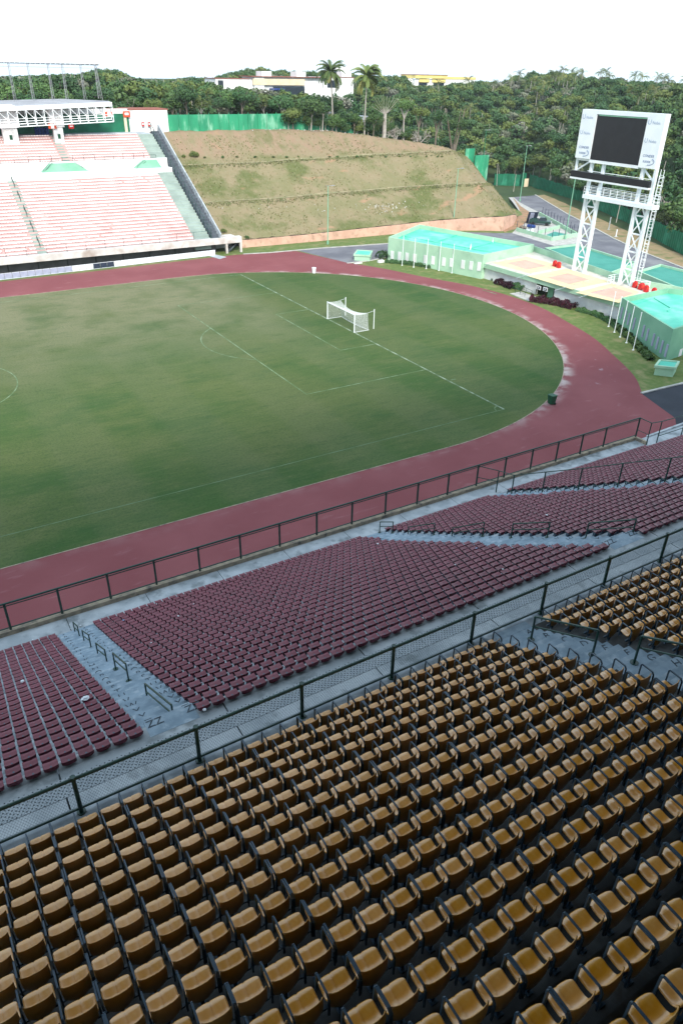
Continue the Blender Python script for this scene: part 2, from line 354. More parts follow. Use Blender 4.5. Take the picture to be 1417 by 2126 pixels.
def hillz(x, y):
    z = -.6
    if y > 119.5: z = max(z, (crest(x) if x > 3 else 18.8)-.2+max(0, min(y-135, 130))*.035*(1 if x < 88 else 0))
    D = math.hypot(x-CAM[0], y-CAM[1])+1e-6; rho = -99.
    d1 = ((x-CAM[0])*.903-(y-CAM[1])*.437)/D; d2 = (y-CAM[1])/D
    e1 = (x-86)*.903-(y-42)*.437; e2 = y-141
    if d1 > .15: rho = max(rho, e1/max(d1, .3))
    if d2 > .15 and x > 84: rho = max(rho, e2/d2)
    if rho > -3: z = max(z, min(24, -.1+max(0, rho)*.152+(1.2*math.sin(x*.03+y*.02) if rho > 30 else 0)))
    return z
def build_hill():
    xs = np.arange(-260, 520, 4.); ys = np.arange(-120, 620, 4.)
    V = np.array([(x, y, hillz(x, y)) for y in ys for x in xs]); nx = len(xs); F = []
    for j in range(len(ys)-1):
        for i in range(nx-1):
            a = j*nx+i; F.append((a, a+1, a+1+nx, a+nx))
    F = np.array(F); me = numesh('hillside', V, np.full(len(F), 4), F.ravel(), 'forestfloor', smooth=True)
    o = bpy.data.objects.new('hillside', me); COL.objects.link(o); tag(o, kind='structure')
build_hill()
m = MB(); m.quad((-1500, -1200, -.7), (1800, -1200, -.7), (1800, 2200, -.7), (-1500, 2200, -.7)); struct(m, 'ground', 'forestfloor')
sheet('verge_grass', [(-110, -16), (60, -16), (78, 34), (86, 60), (92, 90), (-110, 90)], 0, 'verge')
outer = crom([(21.64, 67.58), (25.2, 60), (27.89, 51.75), (31.2, 43.5), (32.64, 35.8), (32.3, 27.5), (30.13, 19.65), (27.9, 13), (24.77, 6.96), (20.81, .18), (16.87, -4.3)], 5)
P1 = gz(1400, 868)[:2]
trackpoly = [(-105, 80.9), (-37.3, 81.3), (-21.4, 81.7), (3.7, 83.0), (10, 82.6), (17.88, 80.9)]+[tuple(p) for p in outer]+[tuple(P1), (8, -16), (-105, -16)]
sheet('running_track', trackpoly, .004, 'track')
arc = [(CX+CR*math.cos(t), CY+CR*math.sin(t)) for t in np.linspace(-math.pi/2, math.pi/2, 73)]
sheet('pitch', [(-105, -4.4)]+arc+[(-105, 70.8)], .012, 'pitch')
struct(strip('pitch_edge', [(-105, -4.4)]+arc+[(-105, 70.8)], .08, .016, 'kerb', .015), 'pitch_edge', 'kerb')
# painted markings
MT['line'] = M('worn white line paint', (.30, .36, .27), (.09, .14, .075), .8, .9, lo=.35, hi=.6)
m = MB(); Z = .021
def seg(a, b, w=.13):
    a = np.array(a, float); b = np.array(b, float); d = (b-a)/np.linalg.norm(b-a); q = np.array([-d[1], d[0]])*w/2
    m.quad((*(a-q), Z), (*(b-q), Z), (*(b+q), Z), (*(a+q), Z))
seg((0, 0), (0, 68), .2); struct(m, 'goal_line', 'line'); m = MB(); seg((-105, 68), (-.12, 68))
for dy, dx in ((20.16, 16.5), (9.16, 5.5)):
    seg((-.12, 34-dy), (-dx-.06, 34-dy)); seg((-.12, 34+dy), (-dx-.06, 34+dy)); seg((-dx, 34-dy+.07), (-dx, 34+dy-.07))
for c, r, a0, a1 in (((-11, 34), 9.15, 127, 233), ((-52.4, 34), 9.15, 0, 360), ((0, 0), 1, 97, 173), ((0, 68), 1, 187, 263)):
    pts = [(c[0]+r*math.cos(R(a)), c[1]+r*math.sin(R(a))) for a in np.linspace(a0, a1, 60)]
    for a, b in zip(pts[:-1], pts[1:]): seg(a, b, .12)
seg((-52.4, 0), (-52.4, 68)); seg((.4, 9.6), (1.1, 9.6), .2)
seg(gz(1001, 602)[:2], gz(1030, 611)[:2], .25)
MT['line2'] = M('thin worn line paint', (.20, .275, .17), (.085, .14, .06), .7, .9, lo=.35, hi=.6)
struct(m, 'pitch_marking', 'line2')
MT['fadedline'] = M('almost worn away line paint', (.115, .175, .095), (.07, .115, .05), .6, .9)
m = MB(); seg((-105, 0), (-.1, 0), .12); struct(m, 'touchline', 'fadedline')
# roads
asp = [gz(*q)[:2] for q in [(617, 520), (660, 516), (720, 512), (806, 506)]]+[(60, 83.5), (68, 77.5), (73, 76), (86, 62), (80, 40), (70, 10), (47, 5), (46, 60), (33, 70), (28.6, 67)]+[gz(*q)[:2] for q in [(806, 533), (765, 541), (722, 546)]]
sheet('ring_road', asp, .006, 'asphalt')
kb = [gz(*q)[:2] for q in [(505, 528), (560, 525), (617, 520), (660, 516), (720, 512), (806, 506)]]
struct(strip('k', kb, .35, 0, 'kerbstone', .12), 'kerb', 'kerbstone')
struct(strip('k', [gz(*q)[:2] for q in [(720, 547), (765, 542), (806, 534)]], .3, 0, 'kerbstone', .12), 'kerb', 'kerbstone')
struct(strip('k', [gz(*q)[:2] for q in [(808, 521), (806, 545)]], .3, 0, 'kerbstone', .01), 'kerb', 'kerbstone')
sheet('service_road', [gz(*q)[:2] for q in [(1330, 817), (1417, 796)]]+[(40, -8), (40, -16), (8, -16)]+[P1], .006, 'darkasphalt')
struct(strip('k', [gz(*q)[:2] for q in [(1330, 817), (1417, 796), (1450, 789)]], .3, 0, 'kerbstone', .12), 'kerb', 'kerbstone')
rl = [gz(*q)[:2] for q in [(1036, 386), (1041, 389), (1079, 421), (1120, 442), (1160, 462), (1215, 490), (1290, 530), (1417, 600)]]
rr = [gz(*q)[:2] for q in [(1040, 384), (1073, 389), (1110, 405), (1175, 444), (1225, 470), (1271, 495), (1340, 527), (1417, 557), (1500, 590)]]
sheet('access_road', rl+[(60, 0), (80, 0)]+rr[::-1], .010, 'asphalt')
struct(strip('k', rr, .45, 0, 'kerbstone', .14), 'kerb', 'kerbstone')
fl = [gz(*q)[:2] for q in [(1030, 384), (1081, 384)]]; fr = [gz(*q)[:2] for q in [(1095, 386), (1200, 424), (1300, 469), (1417, 529), (1520, 585)]]
sheet('dry_verge', rr+[np.array(p)+(2, 0) for p in [fr[-1], fr[3], fr[2], fr[1], fr[0]]], .008, 'dryverge')
# pale footway left of the access road with the orange soil behind it
fw = [gz(*q)[:2] for q in [(1041, 389), (1079, 421), (1120, 442), (1160, 462), (1210, 490), (1200, 505), (1150, 511), (1062, 484), (1090, 455), (1078, 440), (1062, 418), (1050, 405)]]
sheet('footway', fw, .016, 'kerbstone')
sheet('bare_soil', [gz(*q)[:2] for q in [(1062, 408), (1080, 428), (1110, 448), (1095, 460), (1074, 474), (1046, 482), (1040, 470), (1080, 446), (1076, 432)]], .022, 'soil')
sheet('grass_patch', [gz(*q)[:2] for q in [(1066, 433), (1078, 438), (1084, 446), (1070, 450)]], .027, 'verge')
# retaining wall and embankment
wx = [9.0, 24.3, 43.5, 57, 66, 70.5, 78, 86]; wy = [88.3, 87.6, 87.2, 86, 82, 79, 83.5, 91]; wh = [1.45, 1.5, 1.8, 2.2, 2.8, 3.1, 2.4, .5]
def wally(x): return float(np.interp(x, wx, wy))
def wallh(x): return float(np.interp(x, wx, wh))
rw = thing('retaining_wall', 'low pinkish rendered wall along the foot of the grass embankment', 'wall', (40, 87.3, 0))
m = MB()
for i in range(len(wx)-1):
    a, b = np.array((wx[i], wy[i])), np.array((wx[i+1], wy[i+1])); d = (b-a)/np.linalg.norm(b-a); q = np.array([-d[1], d[0]])*.25
    h0, h1 = wh[i], wh[i+1]
    m.add([(*a, 0), (*b, 0), (*(b+q), 0), (*(a+q), 0), (*a, h0), (*b, h1), (*(b+q), h1), (*(a+q), h0)], [(0, 3, 2, 1), (4, 5, 6, 7), (0, 1, 5, 4), (1, 2, 6, 5), (2, 3, 7, 6), (3, 0, 4, 7)])
m.build('rendered_face', 'pink_wall', rw)
def bankprof(d):
    return float(np.interp(d, [0, 9.7, 11.3, 20.4, 21.8, 31.5, 40], [0, 5.6, 5.95, 11.6, 11.9, 17.6, 17.9]))
def bankz(x, y):
    wv = .5*math.sin(x*.11)+.35*math.sin(x*.31+1)
    d = y-wally(max(x, 9))-wv*.6*min(1, max(0, (y-90)/8))
    return min(wallh(max(x, 9))+bankprof(max(0, d)), crest(x)+.10*math.sin(x*.7)+.05)
def build_bank():
    xs = np.arange(3.6, 87.3, .7); ns = 60; V = []
    for x in xs:
        y0 = wally(max(x, 9))+.2
        for k in range(ns+1):
            y = y0+(126-y0)*k/ns; V.append((x, y, bankz(x, y)+RNG.normal(0, .05)))
    V = np.array(V); F = [(i*(ns+1)+k, (i+1)*(ns+1)+k, (i+1)*(ns+1)+k+1, i*(ns+1)+k+1) for i in range(len(xs)-1) for k in range(ns)]
    F = np.array(F); me = numesh('embankment', V, np.full(len(F), 4), F.ravel(), 'bank', smooth=True)
    o = bpy.data.objects.new('embankment', me); COL.objects.link(o); tag(o, kind='structure')
build_bank()

# ================================================================== NEAR STAND
LX0, LX1 = -75, 9
def redfloor(k): return 13.40-.4819*k+.000924*k*k
NR = 27
def redy(k): return -36.75+.8*k        # seat centre line of row k, 0 at the top
SX = .48; RX0 = -49.85
YZ0, YD, YH = -40.03, .7177, .37915
def yely(k): return YZ0-YD*k
def yelfloor(k): return 14.55+YH*k
def railx(y): return -26.75-.07*(-19-y)
gs = thing('concrete_grandstand', 'stepped concrete grandstand under the camera with two painted stair aisles', 'grandstand', (-40, -30, 0))
m = MB()
for k in range(1, NR):          # each tread is a solid step butted to the next
    y = redy(k); z = redfloor(k); m.bb(LX0, LX1, y-.4, y+.4, z-2.2 if k < 24 else -.2, z)
m.build('lower_terrace', 'tread', gs)
m = MB(); x = LX0-2.1
while x < LX1: m.bb(x, x+4.955, -39.10, redy(0)+.16, 10.8, 13.67); x += 5
m.build('upper_walkway', 'concrete', gs)
# expansion joints are real gaps: the front walkway is laid in bays
m = MB(); yb0 = redy(NR-1)+.4
x = LX0+1.3
while x < LX1+14:
    m.bb(x, x+4.96, yb0, -14.16, -.2, 1.5); x += 5
m.build('front_walkway', 'concrete', gs)
m = MB(); m.bb(LX0, 3.55, -14.16, -13.86, -.2, 1.80); m.bb(3.3, 3.55, -15.3, -14.16, 1.5, 1.80); m.build('kerb_wall', 'kerb', gs)
m = MB()                          # perforated drain covers let into the walkway edge
x = LX0
while x < LX1: m.bb(x, x+.97, -37.93, -37.27, 13.6, 13.682); x += 1
m.build('drain_cover', 'slab', gs)
m = MB(); m.bb(LX0, LX1, -39.3, -39.1, 10.8, 14.55); m.bb(LX0, LX1, yely(0)+.36, -39.3, 12, 14.55); m.build('deck_edge', 'tread', gs)
m = MB()
NY = 19
for k in range(NY):
    y = yely(k); z = yelfloor(k); m.bb(LX0, LX1, y-YD/2, y+YD/2, z-1.5, z)
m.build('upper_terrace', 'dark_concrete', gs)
# stair aisles: painted treads with a half step between the rows
def slab(x0, x1, y0, y1, z0, z1): m.bb(x0, x1, y0, y1, z0, z1)
for which in range(4):
    m = MB()
    if which < 3:
        for k in range(1, NR):
            y = redy(k); z = redfloor(k); h = redfloor(k-1)-z; rx = railx(y)
            a, b = ((-49.5, -47.72+.3*k/26), (rx-1.6, rx+.28), (-16.15, -14.5))[which]
            slab(a, b, y-.396, y+.396, z-.05, z+.004); slab(a, b, y-.396, y-.03, z+.004, z+h/2)
        if which < 2:
            rx = railx(redy(0)); a, b = ((-49.5, -47.95), (rx-1.6, rx+.28))[which]
            slab(a, b, redy(0)-.3, redy(0)+.396, 13.6, 13.674)
    else:
        for k in range(NY):
            y = yely(k); z = yelfloor(k)
            slab(-38.45, -36.98, y-YD/2+.003, y+YD/2-.003, z-.05, z+.004)
            slab(-38.45, -36.98, y-YD/2+.003, y-.02, z+.004, z+YH/2)
        slab(-38.45, -36.98, yely(0)+.363, -39.36, 14.5, 14.554)
    m.build('stair_aisle', 'aisle', gs)
# painted row letters
names = ['ZZ', 'Z']+list('YXWVUTSRQPONMLKJIHGFEDCBA')
for k in range(NR):
    y = redy(k)+.19; z = (redfloor(k) if k else 13.674)+.008
    for xx in (-49.2, -47.98, railx(y)-1.3, railx(y)+.02):
        text_mesh(names[k], .40, 'letter', Matrix.Translation((xx, y, z)), gs)
for k in range(12):
    text_mesh('ABCDEFGHIJKL'[k], .36, 'letter', Matrix.Translation((-37.25, yely(k)+.17, yelfloor(k)+.008)) @ Matrix.Rotation(-.25, 4, 'Z'), gs)
# roof on columns over the stand: out of the picture, its reach set to shade it
rf = thing('grandstand_roof', 'unseen concrete roof over the near stand, above and behind the camera', 'roof', (-50, -55, 0))
m = MB(); m.bb(-140, 24, -84, -37, 38.2, 39); m.build('roof_slab', 'soffit', rf)
for x in range(-134, 24, 14):
    m = MB(); m.bb(x, x+.7, -72, -71, 0, 36.9); m.build('column', 'soffit', rf)
m = MB()
for x in range(-134, 24, 14): m.bb(x, x+.7, -83.5, -37.5, 36.9, 38.2)
m.build('roof_beam', 'soffit', rf)


# ------------------------------------------------------------------ seats
def seat_shell(name, prof, hw, us, rim_pan, rim_back, th, groove, mat):
    bm = bmesh.new(); rows = []
    n = len(prof)
    for i, (y, z) in enumerate(prof):
        t = i/(n-1); row = []
        for u in us:
            au = abs(u); x = u*hw(t); e = au**4
            yy = y+(rim_back*e*max(0, (t-.45)/.55)); zz = z+rim_pan*e*(1-max(0, (t-.6)/.4))
            if t < .18: yy -= .045*au**5
            if t > .93: zz -= .03*au**5
            if au < .05: zz -= groove*(1 if t < .45 else 0)
            row.append(bm.verts.new((x, yy, zz)))
        rows.append(row)
    for a, b in zip(rows[:-1], rows[1:]):
        for i in range(len(us)-1): bm.faces.new((a[i], b[i], b[i+1], a[i+1]))
    bm.normal_update()
    if sum(f.normal.z for f in bm.faces) < 0: bmesh.ops.reverse_faces(bm, faces=bm.faces[:])
    bmesh.ops.solidify(bm, geom=bm.faces[:], thickness=th)
    me = bpy.data.meshes.new(name); bm.to_mesh(me); bm.free(); me.materials.append(MT[mat])
    me.polygons.foreach_set('use_smooth', [True]*len(me.polygons)); return me
UY = [-1, -.93, -.78, -.45, -.12, -.045, .045, .12, .45, .78, .93, 1]
ymesh = seat_shell('seat_shell', [(.215, .375), (.222, .405), (.20, .425), (.12, .42), (.03, .40), (-.06, .395), (-.118, .425), (-.150, .49), (-.172, .595), (-.184, .685), (-.190, .732), (-.204, .742), (-.212, .718)],
                   lambda t: .200+.030*min(1, t*5)-.006*t, UY, .045, .055, .016, .016, 'ochre')
# outer apron that closes the back of the shell down to its rounded foot
def add_apron(me, top, bot, yt, yb, w, r):
    bm = bmesh.new(); bm.from_mesh(me); n = 10; A = []
    for j in range(7):
        t = j/6; z = top+(bot-top)*t; y = yt+(yb-yt)*t-.018*math.sin(math.pi*t)
        ww = w*(1 if t < .55 else math.sqrt(max(.05, 1-((t-.55)/.45)**2*(1-r*r))))
        A.append([bm.verts.new((ww*(2*i/n-1), y+.04*abs(2*i/n-1)**3*(1), z)) for i in range(n+1)])
    for a, b in zip(A[:-1], A[1:]):
        for i in range(n): f = bm.faces.new((a[i], a[i+1], b[i+1], b[i])); f.smooth = True
    bm.to_mesh(me); bm.free()
add_apron(ymesh, .728, .25, -.212, -.196, .224, .58)
rmesh = seat_shell('seat_shell', [(.165, .06), (.172, .115), (.155, .135), (.06, .125), (-.06, .120), (-.115, .135), (-.145, .175), (-.160, .225), (-.172, .227), (-.178, .21)],
                   lambda t: .190+.015*min(1, t*5), [-1, -.9, -.5, -.04, .04, .5, .9, 1], .02, .03, .012, .008, 'maroon')
add_apron(rmesh, .215, .045, -.178, -.145, .20, .85)
def small(name, mb, mat, smooth=False):
    me = bpy.data.meshes.new(name); me.from_pydata([Vector(v) for v in mb.v], [], mb.f); me.update(); me.materials.append(MT[mat]); return me
def arm_mb(x):
    q = MB(); pts = [(x, .16, .30), (x, .16, .755), (x, .13, .79), (x, -.16, .780), (x, -.215, .71), (x, -.225, .30)]
    for a, b in zip(pts[:-1], pts[1:]): q.flat(a, b, .030, .030)
    return q
armL = small('armrest', arm_mb(-.275+.016), 'arm'); armR = small('armrest', arm_mb(.275-.016), 'arm')
q = MB(); q.bb(-.275, .275, -.14, -.09, .27, .32); ybeam = small('mounting_beam', q, 'arm')
q = MB(); q.bb(-.03, .03, -.13, .10, .30, .352).bb(-.025, .025, -.14, -.09, 0, .27).bb(-.06, .06, -.18, -.05, 0, .015); yleg = small('support_leg', q, 'arm')
q = MB(); q.bb(-.12, .12, -.08, .10, -.27, .115); rleg = small('mounting_block', q, 'arm')
def seat_obj(kind, x, y, z, label, group, arms, rz=0, dy=0):
    t = thing('armrest_seat' if kind == 'y' else 'terrace_seat', label, 'seat', (x, y, z), group, rz)
    def ch(me):
        o = bpy.data.objects.new(me.name.split('.')[0], me); COL.objects.link(o); o.parent = t; return o
    if kind == 'y':
        ch(ymesh); ch(ybeam); ch(yleg)
        if 'L' in arms: ch(armL)
        if 'R' in arms: ch(armR)
    else: ch(rmesh); ch(rleg)
    return t
ys = []
for k in range(NY):
    y = yely(k); z = yelfloor(k)
    for j in range(-8, 27): ys.append((-53.512+.55*j, y, z, k, 26-j+1, 'L' if (j-2) % 3 != 2 and j != 26 else 'LR', 'left'))
    for j in range(0, 60):
        x = -36.52+.55*j
        if x < -5: ys.append((x, y, z, k, j+1, 'L' if j % 3 != 2 else 'LR', 'right'))
ysn = [s for s in ys if seen((s[0], s[1], s[2]+.45), 45)]
ysn.sort(key=lambda s: proj((s[0], s[1], s[2]+.4))[2]); print('yellow seats in view', len(ysn))
RJ = np.random.default_rng(3)
def jit(s): return (s[0]+RJ.normal(0, .006), s[1]+RJ.normal(0, .008), s[2], RJ.normal(0, .015))
for s in ysn[:300]:
    side = 'left' if s[6] == 'left' else 'right'
    x, y, z, rz = jit(s)
    seat_obj('y', x, y, z, f'ochre seat in {ordw(s[3]+1)} row behind mesh rail, {ordw(s[4])} seat {side} of stair aisle', 'yellow armchair seats of the upper terrace', s[5], rz)
def stuff_obj(name, items, mat, label, cat):
    V, T, L = merge(items); o = bpy.data.objects.new(name, numesh(name, V, T, L, mat)); COL.objects.link(o)
    if not name.endswith('_part'): o.data.polygons.foreach_set('use_smooth', np.ones(len(T), bool))
    return o
rest = [jit(s)+(1,) for s in ysn[300:]]; restarm = [(s, j) for s, j in zip(ysn[300:], rest)]
if rest:
    p = thing('seat_rows', 'rest of the ochre seats, farther back along the upper terrace rows', 'seats', (0, 0, 0)); p['kind'] = 'stuff'
    for nm, items, mt in (('seat_shell', [(mdata(ymesh), rest)], 'ochre'), ('armrest', [(mdata(armL), rest), (mdata(armR), [j for s, j in restarm if 'R' in s[5]])], 'arm'), ('mounting_beam', [(mdata(ybeam), rest), (mdata(yleg), rest)], 'arm')):
        o = stuff_obj(nm, items, mt, None, None); o.parent = p; o['kind'] = 'stuff'
rs = []
for k in range(NR):
    y = redy(k); z = redfloor(k)-.0
    rx = railx(y)
    z += .27
    for j in range(-50, 1): rs.append((RX0+SX*j, y, z, k, 1-j, 'left', 'of left aisle'))
    j = 0; x = -47.72+.018*k
    L = []
    while x+.24 < rx-1.62: L.append(x); x += SX
    for i, x in enumerate(L): rs.append((x, y, z, k, i+1, 'right', 'of left aisle'))
    x = rx+.55; i = 0
    while x < -16.35: rs.append((x, y, z, k, i+1, 'right', 'of right aisle')); x += SX; i += 1
    x = -14.05; i = 0
    lim = 2.6 if k == NR-1 else 8.4
    while x < lim: rs.append((x, y, z, k, i+1, 'right', 'of tall fence')); x += SX; i += 1
rsn = [s for s in rs if seen((s[0], s[1], s[2]+.4), 30)]
rsn.sort(key=lambda s: proj((s[0], s[1], s[2]+.4))[2]); print('red seats in view', len(rsn))
for s in rsn[:300]:
    x, y, z, rz = jit(s)
    seat_obj('r', x, y, z, f'maroon seat in {ordw(s[3]+1)} row below walkway, {ordw(s[4])} seat {s[5]} {s[6]}', 'maroon seats of the lower terrace', '', rz)
rest = [jit(s)+(1,) for s in rsn[300:]]
p = thing('seat_rows', 'the many maroon seats filling the lower terrace down to the front walkway', 'seats', (0, 0, 0)); p['kind'] = 'stuff'
o = stuff_obj('seat_shell', [(mdata(rmesh), rest)], 'maroon', None, None); o.parent = p; o['kind'] = 'stuff'
o = stuff_obj('mounting_block', [(mdata(rleg), rest)], 'arm', None, None); o.parent = p; o['kind'] = 'stuff'

# ------------------------------------------------------------------ railings of the near stand
def hoop(x, y0, y1, z0, z1, h=.92, label='', g='', name='stair_handrail'):
    t = thing(name, label, 'handrail', (x, (y0+y1)/2, min(z0, z1)), g)
    a, b = (x, y0, z0), (x, y1, z1)
    for c in (a, b):
        q = MB(); q.bar(c, (c[0], c[1], c[2]+h), .035); q.bar((c[0], c[1], c[2]), (c[0], c[1], c[2]+.02), .12, 10); q.build('post', 'rail', t)
    q = MB(); q.bar((x, y0, z0+h), (x, y1, z1+h), .035); q.build('top_rail', 'rail', t)
    q = MB(); q.bar((x, y0, z0+h*.58), (x, y1, z1+h*.58), .028); q.build('mid_rail', 'rail', t)
def rfl(y):
    k = round((y+36.75)/.8); return redfloor(min(max(k, 0), NR-1))
pos = ['lowest', 'second from the bottom', 'middle', 'second from the top', 'topmost']
for i, (a, b) in enumerate(((-15.95, -17.6), (-19.2, -21.4), (-23.3, -25.6), (-27.6, -30.1), (-33.0, -36.3))):
    hoop(-48.57, a, b, rfl(a), rfl(b), label=f'{pos[i]} green handrail hoop in the left stair aisle', g='handrails of the left stair aisle')
for i, (p0, p1) in enumerate((((772, 1108), (809, 1108)), ((851, 1110), (901, 1112)), ((951, 1111), (1007, 1113)), ((1069, 1115), (1139, 1116)), ((1218, 1118), (1307, 1120)))):
    a, b = [(-15.6, -17.2), (-19.4, -22.1), (-24.2, -26.8), (-29.3, -31.7), (-34.2, -36.5)][i]
    hoop(railx((a+b)/2)+.1, a, b, rfl(a), rfl(b), label=f'{pos[i]} green handrail hoop in the right stair aisle between maroon blocks', g='handrails of the right stair aisle')
def yfl(y):
    k = round((YZ0-y)/YD); return yelfloor(max(k, 0))
for i, (a, b) in enumerate(((-40.45, -42.75), (-44.05, -46.3), (-47.6, -49.8))):
    hoop(-37.83, a, b, yfl(a), yfl(b), h=.95, label=['green handrail hoop at the foot of the ochre stair aisle', 'green handrail hoop cut by the right edge, up the ochre stair aisle', 'green handrail hoop at the top of the ochre stair aisle'][i], g='handrails of the upper stair aisle')
# the tall mesh rail in front of the ochre seats
mr = thing('mesh_railing', 'long dark green railing with wire mesh in front of the ochre seats', 'railing', (-45, -39.3, 14.55))
y = -39.30; px = [-51.92+3.145*i for i in range(-5, 18)]
for x in px:
    q = MB(); q.bar((x, y, 14.55), (x, y, 15.84), .055, 10); q.bar((x, y, 15.84), (x, y, 15.87), .07, 10); q.bar((x, y, 14.55), (x, y, 14.575), .12, 8); q.build('post', 'rail', mr)
q = MB(); q.bar((px[0], y, 15.78), (px[-1], y, 15.78), .05, 10); q.build('top_rail', 'rail', mr)
q = MB(); q.bar((px[0], y, 14.70), (px[-1], y, 14.70), .033, 8); q.build('bottom_rail', 'rail', mr)
q = MB(); h = 1.04; st = .075; r = .0022
x = px[0]
while x < px[-1]:
    for a, b in (((x, y, 14.70), (x+h*.55, y, 15.74)), ((x+h*.55, y, 14.70), (x, y, 15.74))): q.bar(a, b, r, 3)
    x += st
q.build('wire_mesh', 'mesh', mr)
# front railing above the track
fr_ = thing('front_railing', 'dark green double railing on the kerb between the walkway and the running track', 'railing', (-25, -14, 1.8))
y = -14.0; px = [-51.82+2.99*i for i in range(-6, 19)]
px = [x for x in px if x < 2]+[3.42]
for x in px:
    q = MB(); q.bar((x, y, 1.6), (x, y, 3.72), .075, 6); q.build('post', 'rail', fr_)
q = MB(); q.bar((px[0], y, 3.70), (px[-1], y, 3.70), .07); q.bar((px[0], y, 3.52), (px[-1], y, 3.52), .035); q.build('top_rail', 'rail', fr_)
q = MB(); q.bar((px[0], y, 1.95), (px[-1], y, 1.95), .045); q.build('bottom_rail', 'rail', fr_)
fe = thing('side_railing', 'short green railing stepping back at the right end of the front walkway', 'railing', (5, -15, 1.5))
for c in ((3.42, -15.3), (4.6, -15.5), (8, -15.6), (11.4, -15.7)):
    q = MB(); q.bar((*c, 1.4), (*c, 3.7), .05); q.build('post', 'rail', fe)
q = MB(); q.tube([(3.42, -14.05, 3.70), (3.42, -15.3, 3.68), (4.6, -15.5, 3.68), (8, -15.6, 3.68), (11.4, -15.7, 3.68)], .045)
q.tube([(3.42, -14.05, 2.5), (3.42, -15.3, 2.5)], .03); q.tube([(4.6, -15.5, 2.2), (11.4, -15.7, 2.4)], .035); q.build('rail', 'rail', fe)
pa, pb, pc = gy(1345, 906, -14.3), gy(1417, 880, -14.1), gy(1490, 858, -14.0)
lw = MB()
for a, b in ((pa, pb), (pb, pc)):
    lw.add([(a[0], a[1], .2), (b[0], b[1], .2), (b[0], b[1]+.25, .2), (a[0], a[1]+.25, .2), tuple(a), tuple(b), (b[0], b[1]+.25, b[2]), (a[0], a[1]+.25, a[2])], [(0, 3, 2, 1), (4, 5, 6, 7), (0, 1, 5, 4), (1, 2, 6, 5), (2, 3, 7, 6), (3, 0, 4, 7)])
tag(lw.build('ramp_wall', 'concrete'), 'sloping pale concrete ramp wall beyond the right end of the front railing', 'wall')
# tall dividing fence up the terrace
dfn = thing('dividing_fence', 'tall green fence climbing the terrace beside the far right maroon block', 'fence', (-14.8, -25, 8))
dp = []
for yy in (-15.25, -17.0, -20.1, -23.3, -26.4, -29.6, -32.8, -36.4):
    zz = rfl(yy) if yy < -15.6 else 1.5; x = -14.85-.03*(-15-yy); dp.append((x, yy, zz))
    q = MB(); q.bar((x, yy, zz), (x, yy, zz+2.0), .05); q.build('post', 'rail', dfn)
q = MB(); q.tube([(x, y, z+1.98) for x, y, z in dp], .035); q.tube([(dp[0][0], dp[0][1], 3.48), (-15.9, -14.05, 3.62)], .035); q.tube([(dp[0][0], dp[0][1], 2.5), (-15.9, -14.05, 2.6)], .03); q.build('top_rail', 'rail', dfn)
q = MB()
for k in range(NR-1):
    yy = redy(k)+.3; zz = redfloor(k); x = -14.75-.03*(-15-yy); q.bar((x, yy, zz), (x, yy, zz+.42), .03, 5); q.bar((x, yy, zz+.42), (x+.05, yy-.62, zz+.30), .028, 5)
q.build('row_end_stub', 'rail', dfn)
# litter
MT['litterblue'] = M('pale blue litter', (.30, .40, .62), None, 9, .8)
RL = np.random.default_rng(11)
for i in range(34):
    k = int(RL.integers(0, NR)); yy = redy(k)+RL.uniform(-.3, .3); xx = RL.uniform(-55, -42) if i % 2 else RL.uniform(-46, -18)
    if i < 6: xx, yy, zz = RL.uniform(-55, -48), RL.uniform(-15.6, -14.5), 1.52
    else: zz = redfloor(k)+(.42 if i % 3 else .02)
    q = MB(); s = RL.uniform(.04, .09)
    bm = bmesh.new(); bmesh.ops.create_icosphere(bm, subdivisions=1, radius=s)
    for v in bm.verts: v.co *= RL.uniform(.6, 1.25); v.co.z *= .45
    me = bpy.data.meshes.new('paper_scrap'); bm.to_mesh(me); bm.free(); me.materials.append(MT['litter' if i % 5 else 'litterblue'])
    o = bpy.data.objects.new('paper_scrap', me); o.location = (xx, yy, zz+s*.3); COL.objects.link(o)
    where = 'on the front walkway concrete by the kerb' if i < 6 else ('on a maroon seat' if i % 3 else 'on the step between maroon seats')
    tag(o, ('crumpled white paper scrap ' if i % 5 else 'crumpled bluish wrapper ')+where, 'litter', 'scraps of litter '+where)
# crumpled newspaper on a seat left of the aisle, plastic bag on the stair strip
def rag(loc, s, label, cat, mat='litter', flat=.35, name='plastic_bag'):
    bm = bmesh.new(); bmesh.ops.create_icosphere(bm, subdivisions=2, radius=s)
    for v in bm.verts: v.co *= RL.uniform(.7, 1.2); v.co.z *= flat
    me = bpy.data.meshes.new(name); bm.to_mesh(me); bm.free(); me.materials.append(MT[mat]); o = bpy.data.objects.new(name, me); o.location = loc; COL.objects.link(o); return tag(o, label, cat)
P = gz(177, 1449, redfloor(6)+.47); rag(P, .13, 'crumpled white newspaper lying on a maroon seat left of the aisle', 'newspaper', name='newspaper')
P = gz(1288, 1026, redfloor(18)+.1); rag(P, .2, 'white plastic bag on the narrow stair beside the dividing fence', 'plastic bag')

